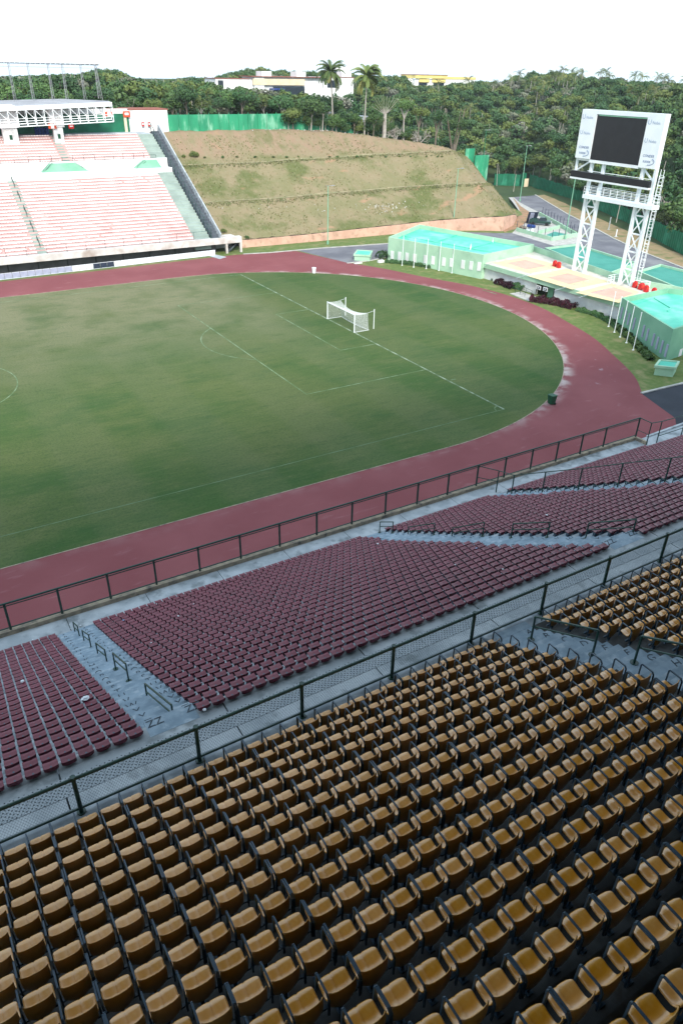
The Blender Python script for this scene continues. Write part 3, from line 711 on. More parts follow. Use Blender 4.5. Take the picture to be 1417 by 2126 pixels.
# ================================================================== FAR STAND
def hfor(P, v):        # height above P whose picture row is v
    lo, hi = 0., 60.
    for _ in range(40):
        mid = (lo+hi)/2
        if proj((P[0], P[1], P[2]+mid))[1] > v: lo = mid
        else: hi = mid
    return lo
def gpl(u, v, A, B):   # picture ray met with the upright plane through A and B
    n = np.array([B[1]-A[1], A[0]-B[0], 0.]); d = ray(u, v); return CAM+(n@(np.array([A[0], A[1], 0])-CAM))/(n@d)*d
FX0 = -72
fs = thing('far_grandstand', 'sunlit pink and white grandstand on the far side of the track', 'grandstand', (-20, 95, 0))
FY0, FN, FD, FH = 86.3, 22, .8, .443
m = MB()
for k in range(FN): y = FY0+FD*k; z = 2.95+FH*k; m.bb(FX0, -1.15, y-.4, y+.4, z-1, z)
m.build('lower_terrace', 'farriser', fs)
m = MB(); m.bb(FX0, 8.0, 84.7, 85.9, 1.85, 2.92); m.build('front_beam', 'ledge', fs)
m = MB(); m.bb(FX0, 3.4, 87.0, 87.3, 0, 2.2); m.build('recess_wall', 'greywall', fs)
m = MB()
for x in range(-70, 3, 5): m.bb(x, x+.18, 86.86, 87.0, 0, 1.85)
m.build('recess_pier', 'dark_concrete', fs)
m = MB(); m.bb(3.4, 8.0, 85.9, 90.3, 1.85, 2.5); m.bb(3.4, 8, 90.0, 90.3, 0, 1.85); m.build('stair_roof', 'ledge', fs)
for x in (7.6, 4.6): m = MB(); m.bb(x, x+.4, 84.75, 85.2, 0, 1.85); m.build('column', 'ledge', fs)
m = MB()
for i in range(8): m.bb(5.2+i*.26, 5.5+i*.26, 85.6, 87.4, .1+i*.2, .16+i*.2)
for yy in (85.55, 87.4): m.flat((5.2, yy, 0), (7.4, yy, 1.7), .06, .2)
m.build('steel_stair', 'darkstair', fs)
m = MB()
for k in range(FN+1): y = FY0+FD*k; z = 2.95+FH*k; m.bb(-1.15, 2.0, y-.4, y+.4, z-2, z+.02); 
m.build('side_stair', 'farstep', fs)
m = MB()
for k in range(FN): y = FY0+FD*k; z = 2.95+FH*k; m.bb(-29.75, -28.3, y-.42, y+.38, z, z+.03); m.bb(-29.75, -28.3, y+.02, y+.38, z+.03, z+FH/2)
m.build('centre_stair', 'farstep', fs)
m = MB()
for k in range(38):
    y = 85.8+.8*k; z = 3.0+.553*(y-85.8)
    if y < 116.5: m.bb(2.2, 3.75, y-.4, y+.4, z-1.2, z)
m.build('outer_stair', 'darkstair', fs)
m = MB(); m.flat((3.9, 85.5, 2.9), (3.9, 116, 19.9), .25, 1.6); m.build('stair_parapet', 'concrete', fs)
m = MB(); m.bb(FX0, 2.0, 104.05, 104.3, 10, 13.55); m.bb(FX0, 2.0, 104.3, 106.6, 12, 13.5); m.bb(FX0, 2.0, 106.6, 106.9, 12, 15.1); m.build('tier_wall', 'whitewall', fs)
for (u0, u1, u2, u3) in ((90, 108, 160, 185), (285, 303, 333, 337)):
    a, b, c, d = gy(u0, 358, 104.35)[0], gy(u1, 340, 104.35)[0], gy(u2, 340, 104.35)[0], gy(u3, 352, 104.35)[0]
    m = MB(); m.add([(a, 104.31, 13.55), (d, 104.31, 13.55), (c, 106.5, 14.85), (b, 106.5, 14.85), (a, 106.59, 13.5), (d, 106.59, 13.5)], [(0, 1, 2, 3), (0, 3, 4), (1, 5, 2), (3, 2, 5, 4)]); m.build('vomitory_roof', 'mint_dark', fs)
m = MB()
for k in range(10): y = 107.3+.8*k; z = 15.1+.42*k; m.bb(FX0, -1.15, y-.4, y+.4, z-2, z); 
m.build('upper_terrace', 'farriser', fs)
m = MB()
for k in range(10): y = 107.3+.8*k; z = 15.1+.42*k; m.bb(-1.15, 2.0, y-.4, y+.4, z-2, z+.02)
m.build('upper_side_stair', 'farstep', fs)
m = MB()
for k in range(10): y = 107.3+.8*k; z = 15.1+.42*k; m.bb(-18.5, -17.2, y-.42, y+.38, z, z+.03); m.bb(-18.5, -17.2, y+.02, y+.38, z+.03, z+.22)
m.build('upper_stair', 'farstep', fs)
m = MB(); m.bb(FX0, 2.0, 114.9, 121.4, 17, 18.95); m.build('concourse', 'concrete', fs)
m = MB(); m.bb(FX0, -.6, 121.0, 121.3, 18.95, 22.4); m.build('back_wall', 'fence_green', fs)
m = MB(); m.bb(FX0, -.6, 120.9, 121.4, 22.4, 23.3); m.build('back_parapet', 'whitewall', fs)
# seats on the far stand
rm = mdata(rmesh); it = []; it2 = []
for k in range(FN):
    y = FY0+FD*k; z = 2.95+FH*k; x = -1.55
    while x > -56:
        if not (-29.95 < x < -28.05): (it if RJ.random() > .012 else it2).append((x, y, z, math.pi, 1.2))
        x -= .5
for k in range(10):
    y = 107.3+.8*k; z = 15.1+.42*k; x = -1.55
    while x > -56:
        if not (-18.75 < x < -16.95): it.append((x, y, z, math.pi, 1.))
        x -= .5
p = thing('far_seat_rows', 'rows of faded pink seats, sun glare painted in, filling both tiers of the far grandstand', 'seats', (0, 0, 0)); p['kind'] = 'stuff'
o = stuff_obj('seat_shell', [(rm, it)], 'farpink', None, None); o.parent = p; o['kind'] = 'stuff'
# rails of the far stand
t = thing('far_front_railing', 'grey green railing along the white front beam of the far grandstand', 'railing', (-20, 85.3, 2.9))
m = MB(); x = 1.8
while x > -60: m.bar((x, 85.3, 2.9), (x, 85.3, 4.35), .035, 5); x -= 3.35
m.build('post', 'rail', t); m = MB(); m.bar((-60, 85.3, 4.33), (1.8, 85.3, 4.33), .03, 5); m.bar((-60, 85.3, 3.05), (1.8, 85.3, 3.05), .02, 5); m.build('rail', 'rail', t)
t = thing('side_railing', 'tall dark railing climbing the right edge of the far grandstand', 'railing', (2.1, 100, 10))
m = MB(); k = 0; y = 85.6
while y < 116: z = 3.0+.553*(y-85.8); m.bar((2.1, y, z), (2.1, y, z+1.5), .05, 5); y += 1.75
m.build('post', 'rail', t)
m = MB(); m.bar((2.1, 85.6, 4.4), (2.1, 116, 21.2), .05, 5); m.bar((2.1, 85.6, 3.2), (2.1, 116, 20.0), .03, 5); m.build('rail', 'rail', t)
t = thing('tier_railing', 'stepped railing above the white wall between the two tiers of the far grandstand', 'railing', (-15, 106.7, 15))
m = MB(); m2 = MB()
for u0, u1, hi in ((0, 60, 0), (60, 108, 1), (108, 152, 0), (152, 198, 1), (198, 257, 0), (257, 300, 1), (300, 325, 0)):
    xa, xb = gy(u0, 335, 106.7)[0], gy(u1, 335, 106.7)[0]; zt = 16.15 if hi else 15.95; zt -= .25*(1-hi)
    m2.bar((xa, 106.7, zt), (xb, 106.7, zt), .04, 5); m2.bar((xa, 106.7, zt-.5), (xb, 106.7, zt-.5), .025, 5)
    n = max(2, int((xb-xa)/1.8)+1)
    for i in range(n): x = xa+(xb-xa)*i/(n-1); m.bar((x, 106.7, 15.1), (x, 106.7, zt), .04, 5)
for u0, v0, u1, v1 in ((108, 332, 91, 352), (153, 330, 184, 350), (303, 330, 285, 345)):
    a, b = gy(u0, v0, 106), gy(u1, v1, 104.6)
    for dz in (0, -.45): m2.bar(a+(0, 0, dz), b+(0, 0, dz), .035, 5)
    m.bar(b, b-(0, 0, 1), .04, 5)
m.build('post', 'rail', t); m2.build('rail', 'rail', t)
for i in range(5):
    y0 = 87.2+i*3.6; z0 = 2.95+FH*(y0-FY0)/FD; y1 = y0+1.7; z1 = 2.95+FH*(y1-FY0)/FD
    tt = thing('stair_handrail', ['lowest', 'second lowest', 'middle', 'second highest', 'highest'][i]+' handrail in the stair of the far grandstand lower tier', 'handrail', (-29, y0, z0), 'handrails of the far stair')
    m = MB(); m.bar((-29, y0, z0), (-29, y0, z0+.95), .05, 5); m.bar((-29, y1, z1), (-29, y1, z1+.95), .05, 5); m.bar((-29, y0, z0+.95), (-29, y1, z1+.95), .05, 5); m.bar((-29, y0, z0+.5), (-29, y1, z1+.5), .03, 5); m.build('rail', 'rail', tt)
# roof with its front truss
rt = thing('stand_roof', 'grey roof of the far grandstand carried on white pillars behind a white lattice truss', 'roof', (-20, 112, 20))
def rz(x): return .036*(x+7)
m = MB()
for a in range(-72, -7, 5):
    b = min(a+5, -6.9); yb0 = np.interp(a, [-72, -24, -10, -6.9], [142, 133.5, 128, 111]); yb1 = np.interp(b, [-72, -24, -10, -6.9], [142, 133.5, 128, 111])
    m.add([(a, 110.2, 24.55+rz(a)), (b, 110.2, 24.55+rz(b)), (b, yb1, 24.75+rz(b)), (a, yb0, 24.75+rz(a)), (a, 110.2, 24.9+rz(a)), (b, 110.2, 24.9+rz(b)), (b, yb1, 25.05+rz(b)), (a, yb0, 25.05+rz(a))], [(0, 3, 2, 1), (4, 5, 6, 7), (0, 1, 5, 4), (1, 2, 6, 5), (2, 3, 7, 6), (3, 0, 4, 7)])
m.build('roof_sheet', 'roofgrey', rt)
m = MB(); xs = [-6.95-1.62*i for i in range(0, 40)]
m.flat((-72, 110, 24.55+rz(-72)), (-6.9, 110, 24.55), .25, .72); m.build('fascia', 'white', rt)
tr = MB()
for Y, zb, lim in ((110.0, 21.55, 40), (111.3, 21.9, 40)):
    tr.flat((xs[-1], Y, zb+rz(xs[-1])), (xs[0], Y, zb), .16, .16); tr.flat((xs[-1], Y, zb+.85+rz(xs[-1])), (xs[0], Y, zb+.85), .1, .1)
    for i, x in enumerate(xs):
        tr.flat((x, Y, zb+rz(x)), (x, Y, 24.3+rz(x)), .11, .11)
        if i: tr.flat((x, Y, 24.2+rz(x)), (xs[i-1], Y, zb+.85+rz(xs[i-1])), .07, .07)
for i, x in enumerate(xs): tr.flat((x, 110, 21.55+rz(x)), (x, 111.3, 21.9+rz(x)), .07, .07)
tr.build('front_truss', 'white', rt)
m = MB()
for x in xs[::3]: m.flat((x, 111.5, 24.2+rz(x)), (x, 121, 24.4+rz(x)), .15, .4)
m.build('roof_joist', 'rust', rt)
for a, b in ((-27.6, -24.9), (-18.25, -16.5), (-38, -35.6), (-48, -45.6)):
    m = MB(); m.bb(a, b, 112.3, 113.3, 17.5, 24.4); m.bb(a-.5, b+.4, 112.1, 113.5, 20.6, 24.3); m.build('pillar', 'whitewall', rt)
    m = MB(); m.bb((a+b)/2-.25, (a+b)/2+.25, 112.2, 112.3, 18.6, 19.4); m.build('service_hatch', 'bin', rt)
fb = thing('side_building', 'plain white block with thin red roof edge at the right end of the far grandstand', 'building', (2, 123, 19))
m = MB(); m.bb(-.6, 8.0, 121, 128, 17, 23.05); m.bb(-4.2, -.6, 121.42, 127, 22.2, 23.0); m.build('wall', 'whitewall', fb); m = MB(); m.bb(-.8, 8.2, 120.9, 128.1, 23.05, 23.25); m.bb(-4.2, -.8, 121.3, 127.1, 23.0, 23.15); m.build('roof_edge', 'roofred', fb)
m = MB(); m.bb(-1.75, -1.2, 120.7, 120.98, 18.95, 21.7); m.build('door_frame', 'creamwall', fb)
for u, v, w_, h_, lb in ((263, 237, 1.5, 1.1, 'orange and white box sign at the corner of the white block'), (297, 258, .55, .8, 'small red notice on the white block wall, left of two'), (310, 258, .55, .8, 'small red notice on the white block wall, right of two')):
    P = gy(u, v, 120.6); t = thing('wall_sign', lb, 'sign', P); m = MB(); m.box(P, (w_, .12, h_)); m.build('panel', 'orange' if w_ > 1 else 'red', t); m = MB(); m.box(P-(0, .08, -.05*h_), (w_*.55, .05, h_*.4)); m.build('lettered_patch', 'whitewall', t)
for u, v, Y, mt, lb in ((109, 262, 112.0, 'orange', 'orange and white hanging sign beside the right pillar under the far roof'), (148, 262, 113.2, 'red', 'red hanging sign right of the right pillar under the far roof'), (226, 237, 119.5, 'orange', 'orange sign behind the right end of the white truss')):
    P = gy(u, v, Y); t = thing('hanging_sign', lb, 'sign', P); m = MB(); m.box(P, (1.5 if mt != 'red' else 1.0, .15, .9)); m.build('panel', mt, t); m = MB(); m.box(P-(0, .1, 0), (.6, .05, .8 if mt != 'red' else .2)); m.build('white_patch', 'whitewall', t)
for i, u in enumerate((77, 84, 91, 99)):
    P = gz(u, 280, 18.95); m = MB(); P = np.array([P[0], min(P[1], 119.8), 18.95]); P[0] = gy(u, 278, P[1])[0]
    m.bar(P, P+(0, 0, 1.25), .36, 10).bar(P+(0, 0, 1.25), P+(0, 0, 1.45), .14, 8); tag(m.build('water_bottle_drum', 'blue'), 'blue drum standing under the roof of the far grandstand', 'drum', 'blue drums under the far roof')
# floodlight gantry over the roof
t = thing('floodlight_gantry', 'row of floodlights on thin lattice masts above the far grandstand roof', 'floodlights', (-14, 126, 25))
m = MB()
mx = [-40, -34, -28, -21.9, -18.3, -14.4, -11.6, -7.9, -4.9]
for x in mx:
    for dx, dy in ((-.25, 0), (.25, 0), (0, .4)): m.bar((x+dx, 126+dy, 24.9+rz(x)), (x+dx*.6, 126+dy*.6, 31.2), .035, 4)
    for i in range(7): m.bar((x-.25, 126, 25+i*.85), (x+.22, 126, 25.85+i*.85), .02, 3)
m.build('mast', 'roofgrey', t)
m = MB(); m.bar((-46, 126, 31.15), (-4.2, 126, 31.05), .06, 5); m.bar((-46, 126, 30.6), (-4.2, 126, 30.5), .04, 4); m.build('cross_beam', 'roofgrey', t)
x = -4.6
while x > -46:
    m = MB(); m.box((x, 125.7, 31.5), (.78, .35, .66), rx=-.5).box((x, 126, 31.2), (.1, .3, .3)); m.build('floodlight', 'white', t); x -= .98
t = thing('lattice_mast', 'slim grey mast with guy wires at the right end of the floodlight row', 'mast', (-3.6, 127, 23))
m = MB(); m.bar((-3.6, 127, 19), (-4.4, 127, 30.9), .05, 5); m.build('pole', 'roofgrey', t)
# advertising boards by the far track
a0, a1 = np.array((-40., 82.05)), np.array((2.1, 84.15)); n = 34
for i in range(n):
    p = a0+(a1-a0)*i/n; q = a0+(a1-a0)*(i+.94)/n; xm = (p[0]+q[0])/2
    mt, lb = ('navy', 'dark navy board in the line of advertising boards') if -21.6 < xm < -17.2 else (('lavender', 'lavender grey advertising board with white frame at the left of the line') if xm < -25.4 else ('boardwhite', 'blank white advertising board along the far track edge'))
    t = thing('advertising_board', lb, 'board', (*p, 0), lb+'s')
    m = MB(); m.flat((*p, .56), (*q, .56), .05, .86); o = m.build('panel', mt, t)
    m = MB(); m.flat((*p, 1.02), (*q, 1.02), .07, .05); m.flat((*p, .1), (*q, .1), .07, .06); m.flat((*p, .05), (p[0], p[1]+.5, .0), .05, .05); m.flat((*p, 1.0), (p[0], p[1]+.5, .02), .05, .05); m.build('frame', 'boardwhite', t)
m = MB(); P = [gz(*q)[:2] for q in ((432, 531), (447, 529), (470, 534), (456, 538))]; m.prism(P[::-1], 0, .05); struct(m, 'ramp_slab', 'concrete')
# long green hoarding on the plateau, right of the far stand
t = thing('green_hoarding', 'tall weathered green hoarding along the top of the grass embankment', 'fence', (24, 121.8, 18.8))
m = MB(); x = 8.3; i = 0
while x < 54:
    m.bb(x, x+2.36, 121.8+(.03 if i % 2 else 0), 121.9+(.03 if i % 2 else 0), crest(x)-.3, crest(x)+3.25); x += 2.4; i += 1
m.build('panel', 'wall_green', t)
m = MB(); x = 8.3
while x < 54: m.bar((x, 121.7, crest(x)-.3), (x, 121.7, crest(x)+3.6), .07, 5); x += 2.4
m.build('post', 'wall_green', t)
m = MB()
for u, v in ((700, 236), (745, 243)): P = gy(u, v, 127); m.box(P+(0, 2, -1.3), (6, 5, 3))
for i_, o_ in enumerate([1]): tag(m.build('shed_roof', 'concrete'), 'pale low shed roofs glimpsed behind the two tall palms', 'shed')
for u0, u1, vt, vb, Y in ((965, 983, 309, 331, 112.5), (983, 1011, 323, 357, 110)):
    a, b = gy(u0, vb, Y), gy(u1, vb, Y); c = gy(u0, vt, Y); m = MB(); m.add([(a[0], Y, a[2]-2.5), (b[0], Y, b[2]-2.5), (b[0], Y+.3, b[2]-2.5), (a[0], Y+.3, a[2]-2.5), (a[0], Y, c[2]), (b[0], Y, c[2]), (b[0], Y+.3, c[2]), (a[0], Y+.3, c[2])], [(0, 3, 2, 1), (4, 5, 6, 7), (0, 1, 5, 4), (1, 2, 6, 5), (2, 3, 7, 6), (3, 0, 4, 7)])
    tag(m.build('hoarding_panel', 'wall_green'), 'weathered green hoarding panel at the right shoulder of the embankment, '+('upper left piece' if u0 == 965 else 'lower right piece'), 'hoarding')

# ================================================================== BUILDINGS BEHIND THE GOAL
def inset(poly, d):
    n = len(poly); out = []; P = [np.array(p[:2], float) for p in poly]
    A = sum(P[i][0]*P[(i+1) % n][1]-P[(i+1) % n][0]*P[i][1] for i in range(n)); sg = 1 if A > 0 else -1
    for i in range(n):
        a, b, c = P[i-1], P[i], P[(i+1) % n]; e1 = (b-a)/np.linalg.norm(b-a); e2 = (c-b)/np.linalg.norm(c-b)
        n1 = np.array([-e1[1], e1[0]])*sg; n2 = np.array([-e2[1], e2[0]])*sg; k = (n1+n2); out.append(b+k*d/max(.3, 1+n1@n2))
    return out
def parapet_block(t, poly, z0, h, rz_, wall, roof, th=.28):
    n = len(poly); inn = inset(poly, th); P = [np.array(p[:2]) for p in poly]
    m = MB()
    for i in range(n):
        a, b, c, d = P[i], P[(i+1) % n], inn[(i+1) % n], inn[i]
        m.add([(*a, z0), (*b, z0), (*c, z0), (*d, z0), (*a, h), (*b, h), (*c, h), (*d, h)], [(4, 5, 6, 7), (0, 1, 5, 4), (2, 3, 7, 6)])
    m.build('wall', wall, t); m = MB(); m.prism([tuple(p) for p in inn], rz_-.3, rz_); m.build('roof', roof, t); return inn
H1 = 4.1
b1p = [gz(*q, H1)[:2] for q in ((806, 492), (1003, 529), (1108, 507), (870, 466))]
b1 = thing('changing_block', 'long mint green building with aqua roof left of the pale terrace', 'building', (*b1p[0], 0))
inn = parapet_block(b1, b1p, -.1, H1, 3.35, 'mint', 'aqua')
def lerp2(P, s, t_): return (np.array(P[0])*(1-s)+np.array(P[1])*s)*(1-t_)+(np.array(P[3])*(1-s)+np.array(P[2])*s)*t_
m = MB()
for s in (.36, .70):
    a, b = lerp2(inn, s, .02), lerp2(inn, s, .98); m.flat((*a, 3.42), (*b, 3.42), .18, .16)
a, b = lerp2(inn, .0, .38), lerp2(inn, .99, .38); m.flat((*a, 3.41), (*b, 3.41), .15, .13); m.build('roof_rib', 'aqua', b1)
m = MB()
for s, t_ in ((.70, .40), (.72, .34), (.70, .93)): p = lerp2(inn, s, t_); m.bar((*p, 3.3), (*p, 3.8), .12, 8); m.bar((*p, 3.8), (*p, 4.2), .05, 6)
m.build('roof_vent', 'whitewall', b1)
def window(t, A, B, u, v, w_, h_, mat='whitewall'):
    P = gpl(u, v, A, B); d = (np.array(B[:2])-np.array(A[:2])); d = d/np.linalg.norm(d); q = np.array([d[1], -d[0]])
    if q[0] > 0: q = -q
    rzz = math.atan2(d[1], d[0]); m = MB(); c = np.array([P[0]+q[0]*.03, P[1]+q[1]*.03, P[2]])
    m.box(c, (w_, .10, h_), rz=rzz); return m.build('window', mat, t)
for x, y in zip((142, 204, 269, 335, 427, 493, 586, 652, 752, 822, 891), (372, 380, 388, 398, 409, 418, 431, 438, 453, 463, 472)):
    window(b1, b1p[0], b1p[1], 780+x/4.168, 440+y/4.168, .72, 1.45)
b2p = [gz(*q, H1)[:2] for q in ((1290, 618), (1397, 684), (1470, 660), (1480, 610), (1385, 598))]
b2 = thing('changing_block', 'darker mint green building with aqua roof at the right edge, by five flagpoles', 'building', (*b2p[0], 0))
parapet_block(b2, b2p, -.1, H1, 3.4, 'mint_dark', 'aqua')
m = MB(); P = [gz(*q, 3.45)[:2] for q in ((1308, 633), (1357, 619), (1392, 640), (1384, 646))]
for a, b in zip(P[:-1], P[1:]): m.flat((*a, 3.46), (*b, 3.46), .2, .14)
m.build('roof_rib', 'aqua', b2)
for x, y in zip((1021, 1046, 1067, 1102, 1161, 1187, 1225, 1251, 1280, 1310), (588, 607, 628, 657, 705, 728, 760, 782, 806, 830)):
    window(b2, b2p[0], b2p[1], 960+x/3.1, 460+y/3.1, .42, 1.6, 'lavender')
window(b2, b2p[1], b2p[2], 960+1398/3.1, 460+848/3.1, .7, 1.2)
# pale terrace between the two blocks
HT = 2.65
tp = [gz(*q, HT)[:2] for q in ((999, 545), (1290, 629), (1380, 640), (1400, 606), (1330, 586), (1103, 514))]
te = thing('entrance_terrace', 'flat pale terrace roof with green fascia over whitewashed walls behind the goal', 'building', (*tp[0], 0))
m = MB(); m.prism([tuple(p) for p in tp], HT-.75, HT-.03); m.build('fascia', 'mint', te)
m = MB(); m.prism([tuple(p) for p in inset(tp, .12)], HT-.2, HT); m.build('deck', 'paver0', te)
d = (tp[1]-tp[0])/np.linalg.norm(tp[1]-tp[0]); q = np.array([-d[1], d[0]]); q = q if q[0] > 0 else -q
wA, wB = tp[0]+q*.45, tp[1]+q*.45; L = np.linalg.norm(wB-wA)
s0 = (gpl(1113, 600, wA, wB)[:2]-wA)@d; s1 = (gpl(1149, 610, wA, wB)[:2]-wA)@d
m = MB()
for a, b in ((0.2, s0), (s1, L)): m.prism([tuple(p) for p in (wA+d*a, wA+d*b, wA+d*b+q*.3, wA+d*a+q*.3)], -.1, HT-.75)
m.build('front_wall', 'whitewall', te)
m = MB(); m.prism([tuple(p) for p in (wA+d*(s0-.3)+q*3, wA+d*(s1+3)+q*3, wA+d*(s1+3)+q*3.3, wA+d*(s0-.3)+q*3.3)], -.1, HT-.75)
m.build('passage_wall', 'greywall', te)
m = MB(); m.prism([tuple(p) for p in (wA+d*(s0+1.9)+q*.6, wA+d*(s1)+q*.6, wA+d*(s1)+q*.7, wA+d*(s0+1.9)+q*.7)], 0, HT-.75); m.build('gate_panel', 'mint_dark', te)
m = MB()
for a in (s0+.05, s0+1.9, s1-.05): p = wA+d*a-q*.05; m.bar((*p, 0), (*p, HT-.75), .07, 6)
m.build('gate_post', 'black', te)
def zp(x, y): return (780+x/2.2245, 440+y/2.2245)
for k, (outerq, innerq) in enumerate((([(535, 236), (695, 207), (868, 252), (708, 284)], [(600, 236), (690, 221), (790, 249), (695, 266)]), ([(700, 296), (880, 262), (1075, 322), (905, 358)], [(790, 303), (885, 283), (985, 312), (890, 334)]), ([(920, 372), (1090, 330), (1215, 370), (1120, 420)], [(985, 372), (1090, 347), (1190, 375), (1112, 405)]))):
    for nm, Q, z, mt in (('cream_pad', outerq, HT+.005, 'paver1'), ('pink_pad', innerq, HT+.010, 'paver2')):
        m = MB(); P = [gz(*zp(*a), HT) for a in Q]; m.prism([tuple(p[:2]) for p in P], HT-.01, z) if k < 9 else None; m.build(nm, mt, te)
m = MB()       # joints laid across the deck
for a, b in (((1003, 552), (1103, 518)), ((1070, 578), (1175, 543)), ((1150, 603), (1262, 570)), ((1200, 618), (1310, 585))):
    A_, B_ = gz(*a, HT), gz(*b, HT); m.flat((*A_[:2], HT+.014), (*B_[:2], HT+.014), .12, .01)
m.build('deck_joint', 'concrete', te)
bp = [gz(*q, HT)[:2] for q in ((1097, 519), (1280, 583), (1335, 596), (1420, 612))]
m = MB()
for a, b in zip(bp[:-1], bp[1:]):
    dd = (b-a)/np.linalg.norm(b-a); qq = np.array([-dd[1], dd[0]])*.25; m.add([(*a, HT-.1), (*b, HT-.1), (*(b+qq), HT-.1), (*(a+qq), HT-.1), (*a, HT+.95), (*b, HT+.95), (*(b+qq), HT+.95), (*(a+qq), HT+.95)], [(0, 3, 2, 1), (4, 5, 6, 7), (0, 1, 5, 4), (1, 2, 6, 5), (2, 3, 7, 6), (3, 0, 4, 7)])
m.build('rear_parapet', 'mint', te)
for u, v in ((1117.5, 597), (1131.5, 600.5)):
    P = gpl(u, v, tp[0], tp[1]); rzz = math.atan2(d[1], d[0]); m = MB(); m.box((P[0]-q[0]*.05, P[1]-q[1]*.05, P[2]), (.95, .06, .62), rz=rzz); o = m.build('direction_sign', 'whitewall', te)
    m = MB(); c = np.array([P[0]-q[0]*.1, P[1]-q[1]*.1, P[2]])
    dd = np.array([*d, 0])
    m.flat(c-dd*.25+(0, 0, .05), c+dd*.02+(0, 0, .2), .03, .10).flat(c-dd*.25+(0, 0, -.18), c-dd*.22+(0, 0, .15), .03, .08).box(c+dd*.22, (.2, .03, .34), rz=rzz).box(c+(0, 0, -.17), (.4, .03, .08), rz=rzz); m.build('pictogram', 'navy', te)
for nm, Q, hh, lb in (('rear_block', [(1130, 514), (1195, 506), (1322, 545), (1262, 568), (1175, 533)], 2.6, 'low mint block with flat teal roof behind the terrace, left of the tower legs'), ('rear_block', [(1322, 562), (1370, 548), (1480, 575), (1480, 620), (1417, 602)], 2.6, 'low mint block with flat teal roof behind the terrace, right of the tower')):
    P = [gz(*a, hh)[:2] for a in Q]; t = thing(nm, lb, 'building', (*P[0], 0)); parapet_block(t, P, -.1, hh, hh-.35, 'mint', 'teal')
# approach slab, ramps, handrails
m = MB(); P = [gz(*a)[:2] for a in ((1057, 610), (1097, 626), (1113, 617), (1080, 606))]; m.prism([tuple(a) for a in P][::-1], 0, .06); struct(m, 'entrance_path', 'kerbstone')
for i, (a, b) in enumerate((((1068, 609), (1088, 616)), ((1080, 604), (1102, 614)))):
    t = thing('ramp_handrail', ['near', 'far'][i]+' low handrail beside the pale entrance path through the hedge', 'handrail', gz(*a), 'handrails at the entrance path'); A_, B_ = gz(*a), gz(*b); m = MB()
    for zz in (.45, .8): m.bar(A_+(0, 0, zz), B_+(0, 0, zz), .03, 5)
    for p in (A_, (A_+B_)/2, B_): m.bar(p, p+(0, 0, .8), .03, 5)
    m.build('rail', 'rail', t)
# red containers on the terrace
for i, (u, v) in enumerate(((1150, 553), (1158, 556), (1316, 597), (1329, 601), (1339, 606), (1355, 611))):
    P = gz(u, v, HT); lb = ['red moulded container on the terrace, left one of the pair by the parapet', 'red moulded container on the terrace, right one of the pair by the parapet', 'red moulded container nearest the tower foot on the terrace', 'broadest red container in the row right of the tower foot', 'third red container right of the tower foot, standing forward', 'single red container right of the row at the tower foot'][i]
    t = thing('red_container', lb, 'container', P); w_ = .55 if i != 3 else .9; m = MB()
    m.add([(P[0]+sx*w_*.5*k, P[1]+sy*.34*k, P[2]+z) for z, k in ((0, 1), (.75, .92), (1.0, .5)) for sx, sy in ((-1, -1), (1, -1), (1, 1), (-1, 1))], [(3, 2, 1, 0), (8, 9, 10, 11)]+[(a+j, a+(j+1) % 4, a+4+(j+1) % 4, a+4+j) for a in (0, 4) for j in range(4)])
    m.build('body', 'red', t, bevel=.05); m = MB(); m.box((P[0]-.02, P[1]-.33, P[2]+.62), (.3, .05, .2)); m.build('flap', 'orange', t)
# scoreboard tower
TX, TY = 46.5, 24.68
tw = thing('scoreboard_tower', 'white steel scoreboard tower with black display, lattice legs and caged ladder', 'scoreboard', (TX, TY, 0))
YL = [TY+s for s in (10.35, 7.95, .55, -1.75)]
for a, b, nm in ((YL[1], YL[0], 'lattice_leg'), (YL[3], YL[2], 'lattice_leg')):
    m = MB()
    for yy in (a, b): m.bb(TX-.22, TX+.22, yy-.22, yy+.22, -.1, 19.4)
    zs = [-.1, 2.4, 5.0, 7.6, 10.2, 12.8, 14.2]
    for i in range(5):
        z0, z1 = zs[i], zs[i+1]; mz = (z0+z1)/2
        m.flat((TX, a+.2, z1), (TX, b-.2, z1), .2, .2)
        if i % 2: m.flat((TX, a+.2, z1), (TX, b-.2, z0), .17, .17); m.flat((TX, b-.2, z1), (TX, (a+b)/2, mz), .15, .15)
        else: m.flat((TX, a+.2, z0), (TX, b-.2, z1), .17, .17); m.flat((TX, b-.2, z0), (TX, (a+b)/2, mz), .15, .15)
        m.flat((TX, (a+b)/2, mz), (TX, a+.2, z1 if i % 2 == 0 else z0), .15, .15)
    m.flat((TX, a+.2, 12.8), (TX, (a+b)/2, 14.2), .17, .17); m.flat((TX, b-.2, 12.8), (TX, (a+b)/2, 14.2), .17, .17)
    m.build(nm, 'white', tw)
m = MB(); m.bb(TX-.8, TX+.8, TY-3.0, TY+10.5, 14.0, 14.55); m.build('platform', 'white', tw)
m = MB()
for yy in np.linspace(TY-2.9, TY+10.4, 11):
    for xx in (TX-.75, TX+.75): m.bar((xx, yy, 14.55), (xx, yy, 15.75), .035, 4)
for xx in (TX-.75, TX+.75):
    for zz in (14.95, 15.35, 15.75): m.bar((xx, TY-2.9, zz), (xx, TY+10.4, zz), .035, 4)
m.build('platform_railing', 'white', tw)
m = MB(); m.bb(TX-.75, TX-.3, TY-1.55, TY+13.75, 16.85, 17.75); m.build('ribbon_display', 'screen', tw)
